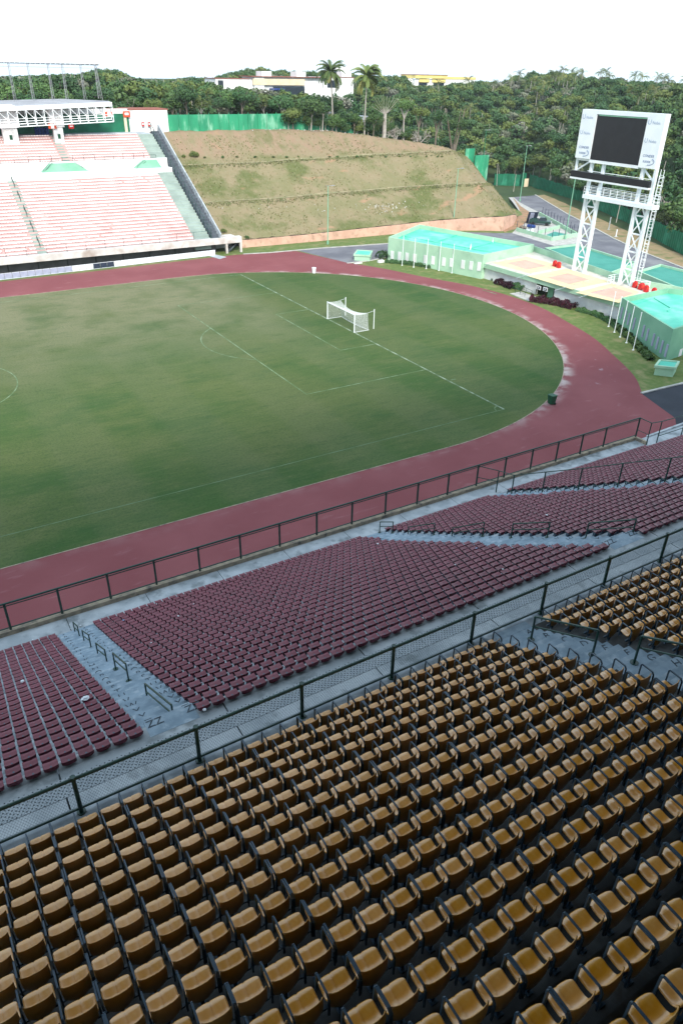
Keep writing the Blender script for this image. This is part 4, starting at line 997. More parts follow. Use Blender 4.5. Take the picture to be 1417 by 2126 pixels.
m = MB(); m.bb(TX-.78, TX-.22, TY-1.6, TY+13.8, 16.58, 16.83); m.bar((TX-.5, TY-1.5, 17.95), (TX-.5, TY+10.6, 17.95), .05, 5); m.build('ribbon_frame', 'white', tw)
m = MB()
y0_, y1_ = TY-1.78, TY+13.65; s0_, s1_ = TY+1.25, TY+10.65
m.bb(TX-.5, TX+.45, s1_, y1_, 19.6, 26.38); m.bb(TX-.5, TX+.45, y0_, s0_, 19.35, 26.38); m.bb(TX-.5, TX+.45, s0_, s1_, 25.82, 26.38); m.bb(TX-.5, TX+.45, s0_, s1_, 19.15, 19.55); m.bb(TX-.05, TX+.45, s0_, s1_, 19.55, 25.82)
m.build('display_frame', 'white', tw)
m = MB(); m.bb(TX-.40, TX-.06, s0_+.02, s1_-.02, 19.58, 25.70); m.build('display', 'screen', tw)
m = MB(); m.bb(TX-.46, TX-.40, s0_+.05, s1_-.4, 25.62, 25.80); m.build('display_hood', 'mint_dark', tw)
m = MB()
m.bb(TX-.15, TX+.15, TY+13.35, TY+13.65, 17.6, 19.7); m.flat((TX, TY+10.6, 19.4), (TX, TY+13.3, 17.8), .2, .2); m.flat((TX, TY+10.5, 19.4), (TX, TY+13.5, 19.4), .2, .3); m.build('brace', 'white', tw)
m = MB(); m.bb(TX-.15, TX+.15, TY-1.75, TY-1.45, 17.6, 19.7); m.flat((TX, TY+.8, 19.4), (TX, TY-1.4, 17.8), .2, .2); m.build('brace', 'white', tw)
m = MB(); lx, ly = TX+.1, TY-2.75
for dy in (-.28, .28): m.bar((lx, ly+dy, 3.6), (lx, ly+dy, 19.4), .045, 4)
z = 3.8
while z < 19: m.bar((lx, ly-.28, z), (lx, ly+.28, z), .03, 4); z += .45
for dy, dx in ((-.42, -.35), (.42, -.35), (0, -.75)): m.bar((lx+dx, ly+dy-.3, 5.8), (lx+dx, ly+dy-.3, 18.6), .03, 4)
z = 5.8
while z < 18.7: m.tube([(lx, ly-.3, z), (lx-.35, ly-.72, z), (lx-.75, ly-.3, z), (lx-.35, ly+.15, z), (lx, ly+.28, z)], .035, 4); z += 1.15
m.build('caged_ladder', 'white', tw)
m = MB()
for P0, P1 in (((TX-1.6, TY+1.6), (TX+1.2, TY+1.6)), ((TX+1.2, TY+1.6), (TX+1.2, TY-4.2)), ((TX-1.6, TY+1.6), (TX-1.6, TY+.4)), ((TX-.4, TY-2.4), (TX+.9, TY-4.3))):
    for zz in (HT+.4, HT+.75, HT+1.1): m.bar((*P0, zz), (*P1, zz), .035, 4)
    for s in (0, .5, 1): p = np.array(P0)*(1-s)+np.array(P1)*s; m.bar((*p, HT), (*p, HT+1.1), .04, 4)
m.build('base_railing', 'white', tw)
MT['palelogo'] = M('faded blue logo print', (.38, .46, .62), None, 5, .8)
MT['navylogo'] = M('navy logo print', (.10, .16, .36), None, 5, .8)
face = Matrix(((0, 0, -1, 0), (-1, 0, 0, 0), (0, 1, 0, 0), (0, 0, 0, 1)))
def logo(txt, size, y, z, mt): text_mesh(txt, size, mt, Matrix.Translation((TX-.515, y, z)) @ face, tw, 'logo_print')
for yc in (TY+12.15, TY-.25):
    logo('U', .95, yc+1.0, 25.35 if yc > 30 else 25.25, 'palelogo'); logo('Nobis', .55, yc-.15, 25.3 if yc > 30 else 25.2, 'palelogo')
    logo('U', .85, yc+1.0, 23.2 if yc > 30 else 22.9, 'palelogo'); logo('Nobis', .55, yc-.15, 23.15 if yc > 30 else 22.85, 'palelogo')
    logo('CONDER', .48, yc, 21.15 if yc > 30 else 20.95, 'navylogo'); logo('SUDESB', .38, yc+.15, 20.35 if yc > 30 else 20.2, 'navylogo')
    m = MB(); m.tube([(TX-.52, yc-.15-1.0*math.cos(R(a)), (20.4 if yc > 30 else 20.25)-.0+.45*math.sin(R(a))) for a in range(-95, 60, 15)], .035, 4); m.build('logo_arc', 'navylogo', tw)

# ------------------------------------------------------------------ goal
gl = thing('football_goal', 'white football goal with hanging net on the far goal line', 'goal', (0, 34, 0))
m = MB(); m.bar((0, 30.34, 0), (0, 30.34, 2.44), .07, 10); m.build('post', 'white', gl); m = MB(); m.bar((0, 37.66, 0), (0, 37.66, 2.44), .07, 10); m.build('post', 'white', gl)
m = MB(); m.bar((0, 30.27, 2.44), (0, 37.73, 2.44), .07, 10); m.build('crossbar', 'white', gl)
def netpt(s, t_):    # s across the goal, t 0..1 roof, 1..2 back
    y = 30.34+7.32*s; sag = .55*(1-(2*s-1)**2)
    if t_ <= 1: return (2.15*t_*(1-.12*4*s*(1-s)), y, 2.44-.0*t_-sag*t_*1.0-.10*math.sin(math.pi*t_))
    k = t_-1; x = 2.15*(1-.12*4*s*(1-s)); return (x+.25*k*k, y, (2.44-sag)*(1-k)+.02*k)
m = MB(); r_ = .007
for i in range(62):
    s = i/61; pts = [netpt(s, t_) for t_ in np.linspace(0, 2, 13)]; m.tube(pts, r_, 3)
for j in range(1, 37):
    t_ = j/18; pts = [netpt(s, t_) for s in np.linspace(0, 1, 15)]; m.tube(pts, r_, 3)
for s in (0, 1):
    for k in range(1, 20):
        f = k/20; a = (0, 30.34+7.32*s, 2.44*f)
        b = netpt(s, 2-f) if f < 1 else netpt(s, 1); m.bar(a, b, r_, 3)
    for k in range(1, 18):
        f = k/18; top = netpt(s, f); m.bar(top, (2.4*f, 30.34+7.32*s, .02), r_, 3)
m.build('net', 'net', gl)
m = MB(); m.tube([netpt(s, 2) for s in np.linspace(0, 1, 15)], .03, 4)
for s in (0, 1): m.bar(netpt(s, 2), (0, 30.34+7.32*s, .02), .03, 4)
m.build('ground_rope', 'white', gl)
for i, (u, v, v2) in enumerate(((775, 683, 642), (716.5, 655, 617))):
    P = gz(u, v); h = hfor(P, v2); t = thing('net_post', ['nearer', 'farther'][i]+' free standing white post holding up the goal net', 'post', P, 'posts behind the goal')
    m = MB(); m.bar(P, P+(0, 0, h), .055, 8); m.build('pole', 'white', t); m = MB(); e = np.array(netpt(i, 1)); m.bar(P+(0, 0, h-.2), e, .02, 4); m.build('tie_rope', 'net', t)
# ------------------------------------------------------------------ small things round the track
def wheelie(name, P, h, mat, label, cat='bin'):
    t = thing(name, label, cat, P); w0, w1 = h*.24, h*.30; m = MB()
    m.add([(P[0]+sx*a, P[1]+sy*a*1.1, z) for z, a in ((.08, w0), (h*.86, w1)) for sx, sy in ((-1, -1), (1, -1), (1, 1), (-1, 1))], [(3, 2, 1, 0), (4, 5, 6, 7)]+[(j, (j+1) % 4, 4+(j+1) % 4, 4+j) for j in range(4)]); m.build('body', mat, t, bevel=.03)
    m = MB(); m.box((P[0], P[1], h*.9), (w1*2.15, w1*2.4, h*.07)); m.box((P[0]+w1*1.15, P[1], h*.84), (h*.07, w1*1.8, h*.05)); m.build('lid', mat, t, bevel=.02)
    m = MB(); m.bar((P[0]+w0*.9, P[1]-w1*1.05, .12), (P[0]+w0*.9, P[1]+w1*1.05, .12), .12, 10); m.build('wheels', 'black', t)
wheelie('wheelie_bin', gz(1143, 839), 1.15, 'bin', 'dark green wheelie bin standing on the inner edge of the track')
P = gz(651.5, 567); t = thing('litter_bin', 'white round litter bin at the far inner edge of the track', 'bin', P); m = MB(); m.bar(P+(0, 0, .02), P+(0, 0, .85), .28, 12, .36).bar(P+(0, 0, .85), P+(0, 0, .95), .40, 12); m.build('body', 'white', t); m = MB(); m.bar(P+(0, 0, .951), P+(0, 0, .96), .3, 12); m.build('opening', 'boardwhite', t)
for nm, Q, h, lb in (('planter_tank', [(733, 541), (768, 543), (773, 533), (740, 531)], 1.15, 'small mint green tank with aqua top by the asphalt road'), ('planter_tank', [(1352, 779), (1397, 784), (1405, 770), (1362, 766)], 1.25, 'mint green tank with aqua top beside the darker green building')):
    P = [gz(*a)[:2] for a in Q]; t = thing(nm, lb, 'tank', (*P[0], 0)); m = MB(); m.prism([tuple(p) for p in inset(P, .15)], 0, h-.3); m.build('body', 'mint', t)
    n = 4; I = inset(P, .25); m = MB()
    for i in range(4): m.add([(*P[i], h-.3), (*P[(i+1) % 4], h-.3), (*I[(i+1) % 4], h-.3), (*I[i], h-.3), (*P[i], h), (*P[(i+1) % 4], h), (*I[(i+1) % 4], h), (*I[i], h)], [(0, 3, 2, 1), (4, 5, 6, 7), (0, 1, 5, 4), (2, 3, 7, 6)])
    m.build('rim', 'mint', t); m = MB(); m.prism([tuple(p) for p in I], h-.3, h-.12); m.build('cover', 'aqua', t)
P = gz(790, 545); m = MB(); m.bb(P[0]-.6, P[0]+.6, P[1]-.3, P[1]+.3, 0, .4).bb(P[0]-.5, P[0]+.5, P[1]-.2, P[1]+.2, .4, .46); tag(m.build('drain_box', 'whitewall'), 'small pale concrete box in the grass between the tank and the green building', 'box')
P = gz(743, 547); m = MB(); m.box(P+(0, 0, .05), (1.6, .5, .1)).box(P+(.3, 0, .12), (.7, .4, .05)); tag(m.build('kerb_block', 'whitewall'), 'pale block lying at the corner of the asphalt road and track', 'block')
for i, (u, v, u2, v2) in enumerate(((834, 551, 836, 491), (858, 555, 860.5, 496), (884, 558, 887, 498), (910, 562, 914, 503), (937, 567, 941, 508), (1262, 678, 1272, 607), (1274, 690, 1285, 617), (1286, 700, 1299, 626), (1299, 712, 1313, 638), (1313, 727, 1329, 650))):
    P = gz(u, v); h = hfor(P, v2); g = 'flagpoles in front of the left green building' if i < 5 else 'flagpoles in front of the right green building'
    t = thing('flagpole', f'bare white flagpole, {["leftmost", "second from left", "middle", "second from right", "rightmost"][i%5]} of five before the '+('long left' if i < 5 else 'darker right')+' building', 'flagpole', P, g)
    m = MB(); m.bar(P, P+(0, 0, h), .06, 7, .045); m.build('pole', 'white', t); m = MB(); m.bar(P+(0, 0, h), P+(0, 0, h+.1), .07, 6); m.bar(P, P+(0, 0, .06), .16, 8); m.build('cap_and_foot', 'white', t)
for i, (u, v, v2, lb) in enumerate(((680, 507, 386, 'green lamp post on the verge in front of the embankment wall'), (939, 478, 350, 'green lamp post rising behind the long mint building'), (1078, 418, 303, 'green lamp post beside the access road near its far gate'), (1172, 497, 345, 'green lamp post by the enclosure, left of the tower'), (1003, 330, 270, 'short lamp post beyond the right shoulder of the embankment'))):
    P = gz(u, v) if i < 4 else gy(1003, 325, 125); P[2] = P[2] if i == 4 else 0; h = hfor(P, v2); t = thing('lamp_post', lb, 'lamp post', P)
    m = MB(); m.bar(P, P+(0, 0, h), .11, 7, .07); m.bar(P, P+(0, 0, .6), .22, 8); m.build('pole', 'mint_dark' if i < 4 else 'fence_green', t)
    m = MB(); m.bar(P+(0, 0, h), P+(.9, -.2, h+.05), .04, 5); m.box(P+(1.0, -.2, h+.05), (.7, .3, .12)); m.bar(P+(0, 0, h), P+(-.5, .1, h+.03), .04, 5); m.build('lamp_head', 'roofgrey', t)
# long green corrugated fence beyond the access road
def corr_fence(name, label, pts, h, mat):
    t = thing(name, label, 'fence', (*pts[0][:2], 0)); m = MB(); pp = MB()
    for a, b in zip(pts[:-1], pts[1:]):
        a, b = np.array(a[:2]), np.array(b[:2]); L = np.linalg.norm(b-a); d_ = (b-a)/L; q_ = np.array([-d_[1], d_[0]]); n = max(2, int(L/.5))
        for i in range(n):
            p0, p1 = a+d_*L*i/n, a+d_*L*(i+1)/n; o0, o1 = ((0, .09) if i % 2 else (.09, 0)); hh = h+(.12 if (i//6) % 2 else 0)
            p0 = p0+q_*o0; p1 = p1+q_*o1; m.add([(*p0, -.1), (*p1, -.1), (*p1, hh), (*p0, hh), (*(p0+q_*.03), -.1), (*(p1+q_*.03), -.1), (*(p1+q_*.03), hh), (*(p0+q_*.03), hh)], [(0, 1, 2, 3), (7, 6, 5, 4), (3, 2, 6, 7)])
            if i % 6 == 0: pp.bar((*(p0+q_*.1), 0), (*(p0+q_*.1), h+.35), .06, 5)
    m.build('corrugated_sheet', mat, t); pp.build('post', mat, t); return t
corr_fence('sheet_fence', 'long dark green corrugated fence along the access road and forest edge', [gz(*q) for q in ((1095, 388), (1200, 426), (1300, 470), (1417, 530), (1540, 592))], 3.7, 'fence_green')
corr_fence('sheet_fence', 'short dark green corrugated fence closing the far end of the access road', [gz(*q) for q in ((1024, 386), (1080, 388))], 3.6, 'fence_green')
A_, B_ = gz(1084, 389), gz(1093, 389)
t = thing('gate', 'narrow gate with green pillar and orange leaf at the bend of the green fence', 'gate', A_); m = MB(); m.box(A_+(0, 0, 2.1), (1.0, 1.0, 4.2)); m.build('pillar', 'fence_green', t); m = MB(); m.box(B_+(-.6, 0, 1.3), (1.7, .15, 2.6)); m.build('gate_leaf', 'creamwall', t)
for i, (u, v, h, lb) in enumerate(((1262, 477, 2.8, 'thin grey post in the dry verge behind the tower'), (1277, 492, 1.6, 'short white post on a slab in the dry verge behind the tower'))):
    P = gz(u, v); t = thing('verge_post', lb, 'post', P); m = MB(); m.bar(P, P+(0, 0, h), .12, 6); m.build('shaft', 'white' if i else 'concrete', t); m = MB(); m.box(P+(0, 0, .05), (.9 if i else .5, .6, .12)); m.build('footing', 'kerbstone', t)
# enclosure with parked pickup beside the road
en = thing('low_enclosure', 'low mint walled enclosure with thin fence posts between road and footway', 'enclosure', gz(1144, 499)); Q = [gz(*q)[:2] for q in ((1071, 480), (1144, 500), (1196, 491), (1160, 470), (1118, 447))]
m = MB()
for i, (a, b) in enumerate(zip(Q[:-1], Q[1:])):
    m.flat((*a, .4), (*b, .4), .3, .8)
m.flat((*gz(1160, 474)[:2], .35), (*gz(1116, 486)[:2], .35), .25, .7); m.build('low_wall', 'mint', en)
for a, b in zip(Q[:-1], Q[1:]):
    n = int(np.linalg.norm(b-a)/2.6)+1
    for i in range(n): p = a+(b-a)*i/n; m = MB(); m.bar((*p, .7), (*p, 2.3), .06, 5); m.build('fence_post', 'navy', en)
sheet('pool_slab', [gz(*q)[:2] for q in ((1133, 488), (1150, 481), (1178, 487), (1160, 494), (1140, 494))], .03, 'teal')
P = gz(1120, 467); rzv = -.9; ca, sa = math.cos(rzv), math.sin(rzv)
car = thing('pickup_truck', 'dark green pickup truck parked in the enclosure below the access road', 'pickup', P)
def cl(x, y, z): return (P[0]+x*ca-y*sa, P[1]+x*sa+y*ca, z)
def cbox(m, x0, x1, y0, y1, z0, z1, tx=0): vs = [cl(*v) for v in ((x0, y0, z0), (x1, y0, z0), (x1, y1, z0), (x0, y1, z0), (x0+tx, y0+tx*.3, z1), (x1-tx, y0+tx*.3, z1), (x1-tx, y1-tx*.3, z1), (x0+tx, y1-tx*.3, z1))]; m.add(vs, [(3, 2, 1, 0), (4, 5, 6, 7), (0, 1, 5, 4), (1, 2, 6, 5), (2, 3, 7, 6), (3, 0, 4, 7)])
MT['carpaint'] = M('dark green car paint', (.008, .045, .035), None, 2, .25, .5, coat=.5)
m = MB(); cbox(m, -2.5, 2.5, -.9, .9, .45, 1.05); cbox(m, -2.45, -.5, -.9, -.8, 1.05, 1.35); cbox(m, -2.45, -.5, .8, .9, 1.05, 1.35); cbox(m, -2.5, -2.4, -.9, .9, 1.05, 1.35); m.build('body', 'carpaint', car, bevel=.06)
m = MB(); cbox(m, -.5, 1.4, -.85, .85, 1.05, 1.75, .35); m.build('cab', 'glass', car); m = MB(); cbox(m, -.1, .95, -.7, .7, 1.751, 1.8, .05); m.build('cab_roof', 'carpaint', car)
for x in (-1.6, 1.6):
    for y in (-.85, .85): m = MB(); m.bar(cl(x, y-.1, .38), cl(x, y+.1, .38), .38, 12); m.build('wheel', 'black', car)
for y in (-.6, .6): m = MB(); m.box(cl(2.52, y, .85), (.1, .3, .18), rz=rzv); m.build('headlight', 'white', car)
P = gz(1102, 464); t = thing('leaning_panel', 'bluish framed panel leaning beside the dark pickup', 'panel', P); m = MB(); m.box(P+(0, 0, 1.3), (2.4, .1, 3.2), rz=-.5, rx=.5); m.build('frame', 'navy', t)
m = MB()
for i in (-1, 0, 1): m.box(P+(i*.62-.02, -.06, 1.32), (.5, .08, 2.8), rz=-.5, rx=.5)
m.build('pane', 'lavender', t)
P = gz(1100, 482); t = thing('covered_stall', 'small stall under a blue tarpaulin inside the mint enclosure', 'stall', P); m = MB(); m.box(P+(0, 0, 1.3), (1.9, 1.4, .7), rz=.3, ry=.15); m.build('tarpaulin', 'blue', t, bevel=.2); m = MB(); m.box(P+(0, 0, .6), (1.2, 1.0, 1.2), rz=.3); m.build('counter', 'boardwhite', t)
P = gz(1082, 478); rag(P+(0, 0, .5), 1.0, 'heap of brownish garden waste inside the mint enclosure corner', 'heap', 'bark', .6, 'waste_heap')
# hill buildings
hb = thing('hilltop_building', 'long white flat roofed building among trees on the hilltop', 'building', (92, 232, 20))
m = MB(); m.bb(65, 80, 230, 240, 18, 28.0); m.bb(80, 84, 229.2, 240, 18, 28.8); m.bb(84, 110, 230, 240, 18, 28.8); m.bb(110, 124, 231, 241, 18, 29.0); m.bb(84, 88, 231, 236, 28.8, 30.6); m.bb(98.5, 102.5, 231, 236, 28.8, 30.7); m.bb(119, 123.5, 232, 236, 29, 30.9); m.build('wall', 'whitewall', hb)
m = MB(); m.bb(79.5, 101, 229.0, 229.9, 26.2, 28.2); m.build('cream_band', 'creamwall', hb)
m = MB(); m.bb(88, 101, 229.3, 229.95, 21.5, 25.8); m.bb(112, 116, 230.9, 231.0, 25.5, 28); m.bb(66, 68, 229.9, 229.98, 25, 27.5); m.build('opening', 'glass', hb)
m = MB(); m.bb(86, 92, 228.2, 229.2, 24.6, 25.2); m.build('awning', 'blue', hb)
m = MB(); m.bb(78.6, 110.2, 228.6, 240.2, 28.8, 29.0); m.bb(64.8, 78.6, 229.8, 240.2, 28.0, 28.2); m.bb(110.2, 124.2, 230.8, 241, 29, 29.2); m.build('roof_edge', 'roofred', hb)
m = MB()
for i in range(12): m.box((103+i*.62, 229.9, 28.95), (.4, .6, .5))
m.build('roof_louvre', 'concrete', hb)
yb = thing('hilltop_building', 'white building with yellow bands under its roof on the distant ridge', 'building', (214, 300, 20))
m = MB(); m.bb(204, 224, 300, 312, 20, 28.4); m.bb(224, 246, 302, 312, 20, 28.6); m.bb(196, 204, 302, 312, 20, 28.6); m.build('wall', 'whitewall', yb)
m = MB(); m.bb(203.6, 224.4, 299.2, 312, 28.8, 30.3); m.bb(206.5, 213, 299.4, 300, 27.1, 28.4); m.bb(215, 223.5, 299.4, 300, 27.1, 28.4); m.bb(224.4, 246, 301.8, 312, 28.6, 29.7); m.build('yellow_band', 'yellowwall', yb)
m = MB(); m.bb(203.4, 224.6, 299.0, 312.2, 30.3, 30.55); m.build('roof_edge', 'roofred', yb)
m = MB(); m.bb(206.5, 212, 299.9, 299.99, 25, 27); m.bb(216, 223, 299.9, 299.99, 25, 27); m.build('window', 'glass', yb)
P = gy(655, 150, 290); db = thing('hilltop_building', 'small distant white block between the two palms on the skyline', 'building', gy(712, 150, 290)); c = gy(705, 146, 290); m = MB(); m.bb(c[0]-4, c[0]+5, 290, 298, 18, c[2]+1.5); m.build('wall', 'whitewall', db); m = MB(); m.bb(c[0]-3, c[0]-1, 289.9, 289.99, c[2]-1, c[2]+.3); m.build('window', 'glass', db)

# ================================================================== VEGETATION
RV = np.random.default_rng(21)
def leaf_quads(C, N, size, rng, k=2.0):
    """quads of given sizes at centres C, roughly facing N"""
    n = len(C); a = rng.normal(size=(n, 3))+N*k; a /= np.linalg.norm(a, axis=1)[:, None]
    b = np.cross(a, rng.normal(size=(n, 3))); b /= np.linalg.norm(b, axis=1)[:, None]; c = np.cross(a, b)
    s1 = (size*rng.uniform(.6, 1.3, n))[:, None]; s2 = (size*rng.uniform(.4, 1.0, n))[:, None]
    V = np.stack([C-b*s1*.5-c*s2*.2, C-c*s2*.55+b*s1*.1, C+b*s1*.5+c*s2*.15, C+c*s2*.55-b*s1*.05], 1).reshape(-1, 3)
    return V
def crown_arrays(n, seed, lumps=9, size=.13, tall=1.0, open_=0.):
    rng = np.random.default_rng(seed); L = []
    for i in range(lumps):
        d = rng.normal(size=3); d /= np.linalg.norm(d); d[2] = abs(d[2])*.9-.15; rr = rng.uniform(.26, .46); L.append((d*np.array([1, 1, .8*tall])*(1-rr)*rng.uniform(.65, 1.05), rr))
    L.append((np.array([0, 0, 0.05]), .55)); W = np.array([l[1]**2 for l in L]); idx = rng.choice(len(L), n, p=W/W.sum())
    d = rng.normal(size=(n, 3)); d /= np.linalg.norm(d, axis=1)[:, None]
    rad = rng.uniform(.72, 1.04, n)**1.0
    C = np.array([L[i][0] for i in idx])+d*(np.array([L[i][1] for i in idx])*rad)[:, None]*np.array([1, 1, .8])
    V = leaf_quads(C, d, size, rng); tint = np.clip(np.array([(i*.37) % 1 for i in idx])*.55+rng.uniform(0, .45, n)**2, 0, 1)
    return V, np.full(n, 4), np.arange(4*n), tint
CROWN = []
for i in range(7):
    V, T, L, ti = crown_arrays([1500, 1300, 1600, 1100, 1400, 520, 1300][i], 100+i, [9, 12, 7, 14, 10, 8, 11][i], [.11, .105, .12, .10, .115, .12, .11][i], [1, .8, 1.3, .9, 1.1, 1, 1][i])
    CROWN.append((V, T, L, ti))
crown_me = {}
def crown_mesh(i, mat):
    if (i, mat) not in crown_me: V, T, L, ti = CROWN[i]; crown_me[(i, mat)] = numesh('crown', V, T, L, mat, ti)
    return crown_me[(i, mat)]
def trunk_mesh(seed, bare=False):
    rng = np.random.default_rng(seed); m = MB()
    if not bare:
        p = Vector((0, 0, -.3)); q = Vector((rng.normal(0, .05), rng.normal(0, .05), .75)); m.bar(p, q, .055, 6, .035)
        for k in range(4):
            a = k*1.6+rng.uniform(0, 1); e = q+Vector((math.cos(a)*.45, math.sin(a)*.45, .45)); s_ = q-Vector((0, 0, .22*rng.uniform(0, 1))); m.bar(s_, e, .028, 5, .010)
    else:
        def br(p, d, L, r, n):
            e = p+d*L; m.bar(p, e, r, 5, r*.65)
            if n == 0: return
            for k in range(3 if n > 1 else 4):
                v = Vector(rng.normal(size=3)); v = (d*1.1+v*.62+Vector((0, 0, .15))).normalized(); br(e-d*L*rng.uniform(0, .3), v, L*rng.uniform(.55, .85), r*.6, n-1)
        for k in range(3): br(Vector((0, 0, -.2)), Vector((rng.normal(0, .35), rng.normal(0, .35), 1)).normalized(), .55, .05, 4)
    return m
TRK = [small('trunk', trunk_mesh(i), 'bark') for i in range(3)]; TRKP = [small('trunk', trunk_mesh(i+5), 'palebark') for i in range(2)]
BARE = [small('bare_branches', trunk_mesh(40+i, True), 'palebark') for i in range(3)]
def tree(x, y, z, h, r, ci, mat, label, group=None, pale=False):
    t = thing('tree', label, 'tree', (x, y, z), group, float(RV.uniform(0, 6.28)))
    o = bpy.data.objects.new('trunk', (TRKP if pale else TRK)[ci % 2]); COL.objects.link(o); o.parent = t; ht = max(h-r*.75, h*.4); o.scale = (h*.45, h*.45, ht)
    o = bpy.data.objects.new('crown', crown_mesh(ci, mat)); COL.objects.link(o); o.parent = t; o.location = (0, 0, h-r*.72); o.scale = (r, r, r*.85)
    return t
def bare_tree(x, y, z, h, label, i=0):
    t = thing('bare_tree', label, 'tree', (x, y, z)); o = bpy.data.objects.new('bare_branches', BARE[i]); COL.objects.link(o); o.parent = t; o.scale = (h*.5, h*.5, h*.5); return t
def palm_arrays(seed, nf=26, leafl=42, droop=1., wide=.16):
    """crown of fronds, unit length"""
    rng = np.random.default_rng(seed); V = []; ti = []
    for f in range(nf):
        az = rng.uniform(0, 6.283); el = R(rng.choice([80, 62, 45, 25, 5, -22])+rng.uniform(-8, 8)); L = rng.uniform(.85, 1.05)
        p = np.zeros(3); pts = [p.copy()]
        for k in range(9):
            d = np.array([math.cos(az)*math.cos(el), math.sin(az)*math.cos(el), math.sin(el)]); p = p+d*L/9; pts.append(p.copy()); el -= R(11+4*k/3)*droop*.75
        pts = np.array(pts); old = rng.random() < .16 or el < -2.6; tf = .95 if old else rng.uniform(0, .45)
        for k in range(leafl):
            s = .1+.9*k/leafl; i = min(int(s*9), 8); q = pts[i]+(pts[i+1]-pts[i])*(s*9-i); ax = pts[i+1]-pts[i]; ax /= np.linalg.norm(ax)
            side = np.cross(ax, [0, 0, 1]); side /= max(1e-6, np.linalg.norm(side)); ll = wide*math.sin(math.pi*min(1, s*.9+.08))**.6*rng.uniform(.8, 1.15)
            for sg in (-1, 1):
                tip = q+side*sg*ll*.8+ax*ll*.55-np.array([0, 0, ll*.45]); wv = ax*.012
                V += [q-wv, q+wv, tip+wv*.4, tip-wv*.4]; ti.append(tf)
        for i in range(9): w_ = np.array([0, 0, .008]); V += [pts[i]-w_, pts[i+1]-w_, pts[i+1]+w_, pts[i]+w_]; ti.append(min(1, tf+.4))
    V = np.array(V); n = len(V)//4; return V, np.full(n, 4), np.arange(4*n), np.array(ti)
PALM = [palm_arrays(300+i, 40, 46) for i in range(2)]; PALMS = [palm_arrays(310+i, 18, 16, 1., .2) for i in range(2)]
palm_me = [numesh('fronds', *p[:3], 'palm', p[3]) for p in PALM]; palms_me = [numesh('fronds', *p[:3], 'palm', p[3]) for p in PALMS]
def palm(x, y, z, h, L, label, group=None, i=0, hero=False, lean=0.):
    t = thing('palm_tree', label, 'palm tree', (x, y, z), group)
    m = MB(); n = 7; pts = [(x+lean*(k/n)**2, y, z-.3+(h+.3)*k/n) for k in range(n+1)]
    for k, (a, b) in enumerate(zip(pts[:-1], pts[1:])): m.bar(a, b, .22-.014*k, 7, .206-.014*k)
    m.build('trunk', 'palebark', t); o = bpy.data.objects.new('fronds', (palm_me if hero else palms_me)[i % 2]); COL.objects.link(o); o.parent = t; o.location = (lean, 0, h); o.scale = (L, L, L); o.rotation_euler = (0, 0, float(RV.uniform(0, 6))); return t
skyU = [-60, 0, 80, 170, 200, 235, 270, 300, 340, 400, 440, 470, 540, 600, 650, 700, 745, 800, 860, 900, 930, 960, 1040, 1075, 1100, 1150, 1200, 1260, 1320, 1417, 1500]
skyV = [150, 152, 150, 146, 134, 137, 152, 158, 162, 152, 158, 146, 132, 142, 142, 136, 150, 152, 148, 148, 152, 160, 164, 148, 138, 138, 148, 154, 160, 166, 166]
def topz(x, y, extra=0):      # height at which something standing here would reach the tree line
    P = np.array([x, y, 0.]); u, v, c = proj((x, y, 30)); vt = np.interp(u, skyU, skyV)+extra
    if y < 229 and 446 < u < 745 and x > 0: vt = max(vt, (177 if u < 560 else 182)+4*math.sin(u*.21)+3*math.sin(u*.083+1))
    if x > 100 and y < 299 and 845 < u < 985: vt = max(vt, 174 if u < 935 else 168)
    return 30+hfor((x, y, 30), vt) if proj((x, y, 30))[1] > vt else 30-_down(x, y, vt)
def _down(x, y, vt):
    lo, hi = 0., 40.
    for _ in range(30):
        mid = (lo+hi)/2
        if proj((x, y, 30-mid))[1] < vt: lo = mid
        else: hi = mid
    return lo
# --- trees one can tell apart near the hoarding and the crest of the embankment
heros = [  # u of trunk, Y, v of top, radius m, crown, material, label
    (608, 120.6, 214, 2.6, 0, 'leaf3', 'olive bushy tree overhanging the right end of the green hoarding', 0),
    (645, 120.2, 190, 4.2, 1, 'leaf1', 'spreading tree on pale trunks left of the first tall palm', 1),
    (668, 119.5, 205, 2.6, 3, 'leaf2', 'slender pale trunked tree directly left of the first tall palm', 1),
    (715, 120.4, 222, 2.8, 4, 'leaf2', 'low dense tree between the two tall palms, left one', 0),
    (735, 120.0, 232, 2.0, 2, 'leaf1', 'low dense tree between the two tall palms, right one', 0),
    (775, 119.5, 230, 2.4, 6, 'leaf1', 'bushy tree right of the second tall palm', 0),
    (838, 119.0, 196, 3.0, 1, 'leaf1', 'tall tree with a leaning white trunk right of the fan palm', 1),
    (868, 118, 212, 2.7, 0, 'leaf3', 'light green tree behind the bare branches on the crest', 0),
    (905, 120, 218, 3.2, 3, 'leaf2', 'dark tree right of the bare branches on the crest', 0),
    (945, 122, 236, 3.0, 4, 'leaf1', 'round tree on the falling right shoulder of the crest', 0)]
for u, Y, vt, r, ci, mat, lb, pale in heros:
    x = gy(u, 270, Y)[0]; z = crest(x); h = hfor((x, Y, z), vt); tree(x, Y, z, h, r*1.15, ci, mat, lb, None, bool(pale))
for u, vt, L, i, lb, ln in ((690, 152, 4.3, 0, 'tall coconut palm above the embankment, left one of the two tallest', -.7), (756, 161, 4.7, 1, 'tall coconut palm above the embankment, right one of the two tallest', .3)):
    x = gy(u, 270, 121)[0]; z = crest(x); h = hfor((x, 121, z), vt); palm(x, 121, z, h, L*1.08, lb, None, i, True, ln)
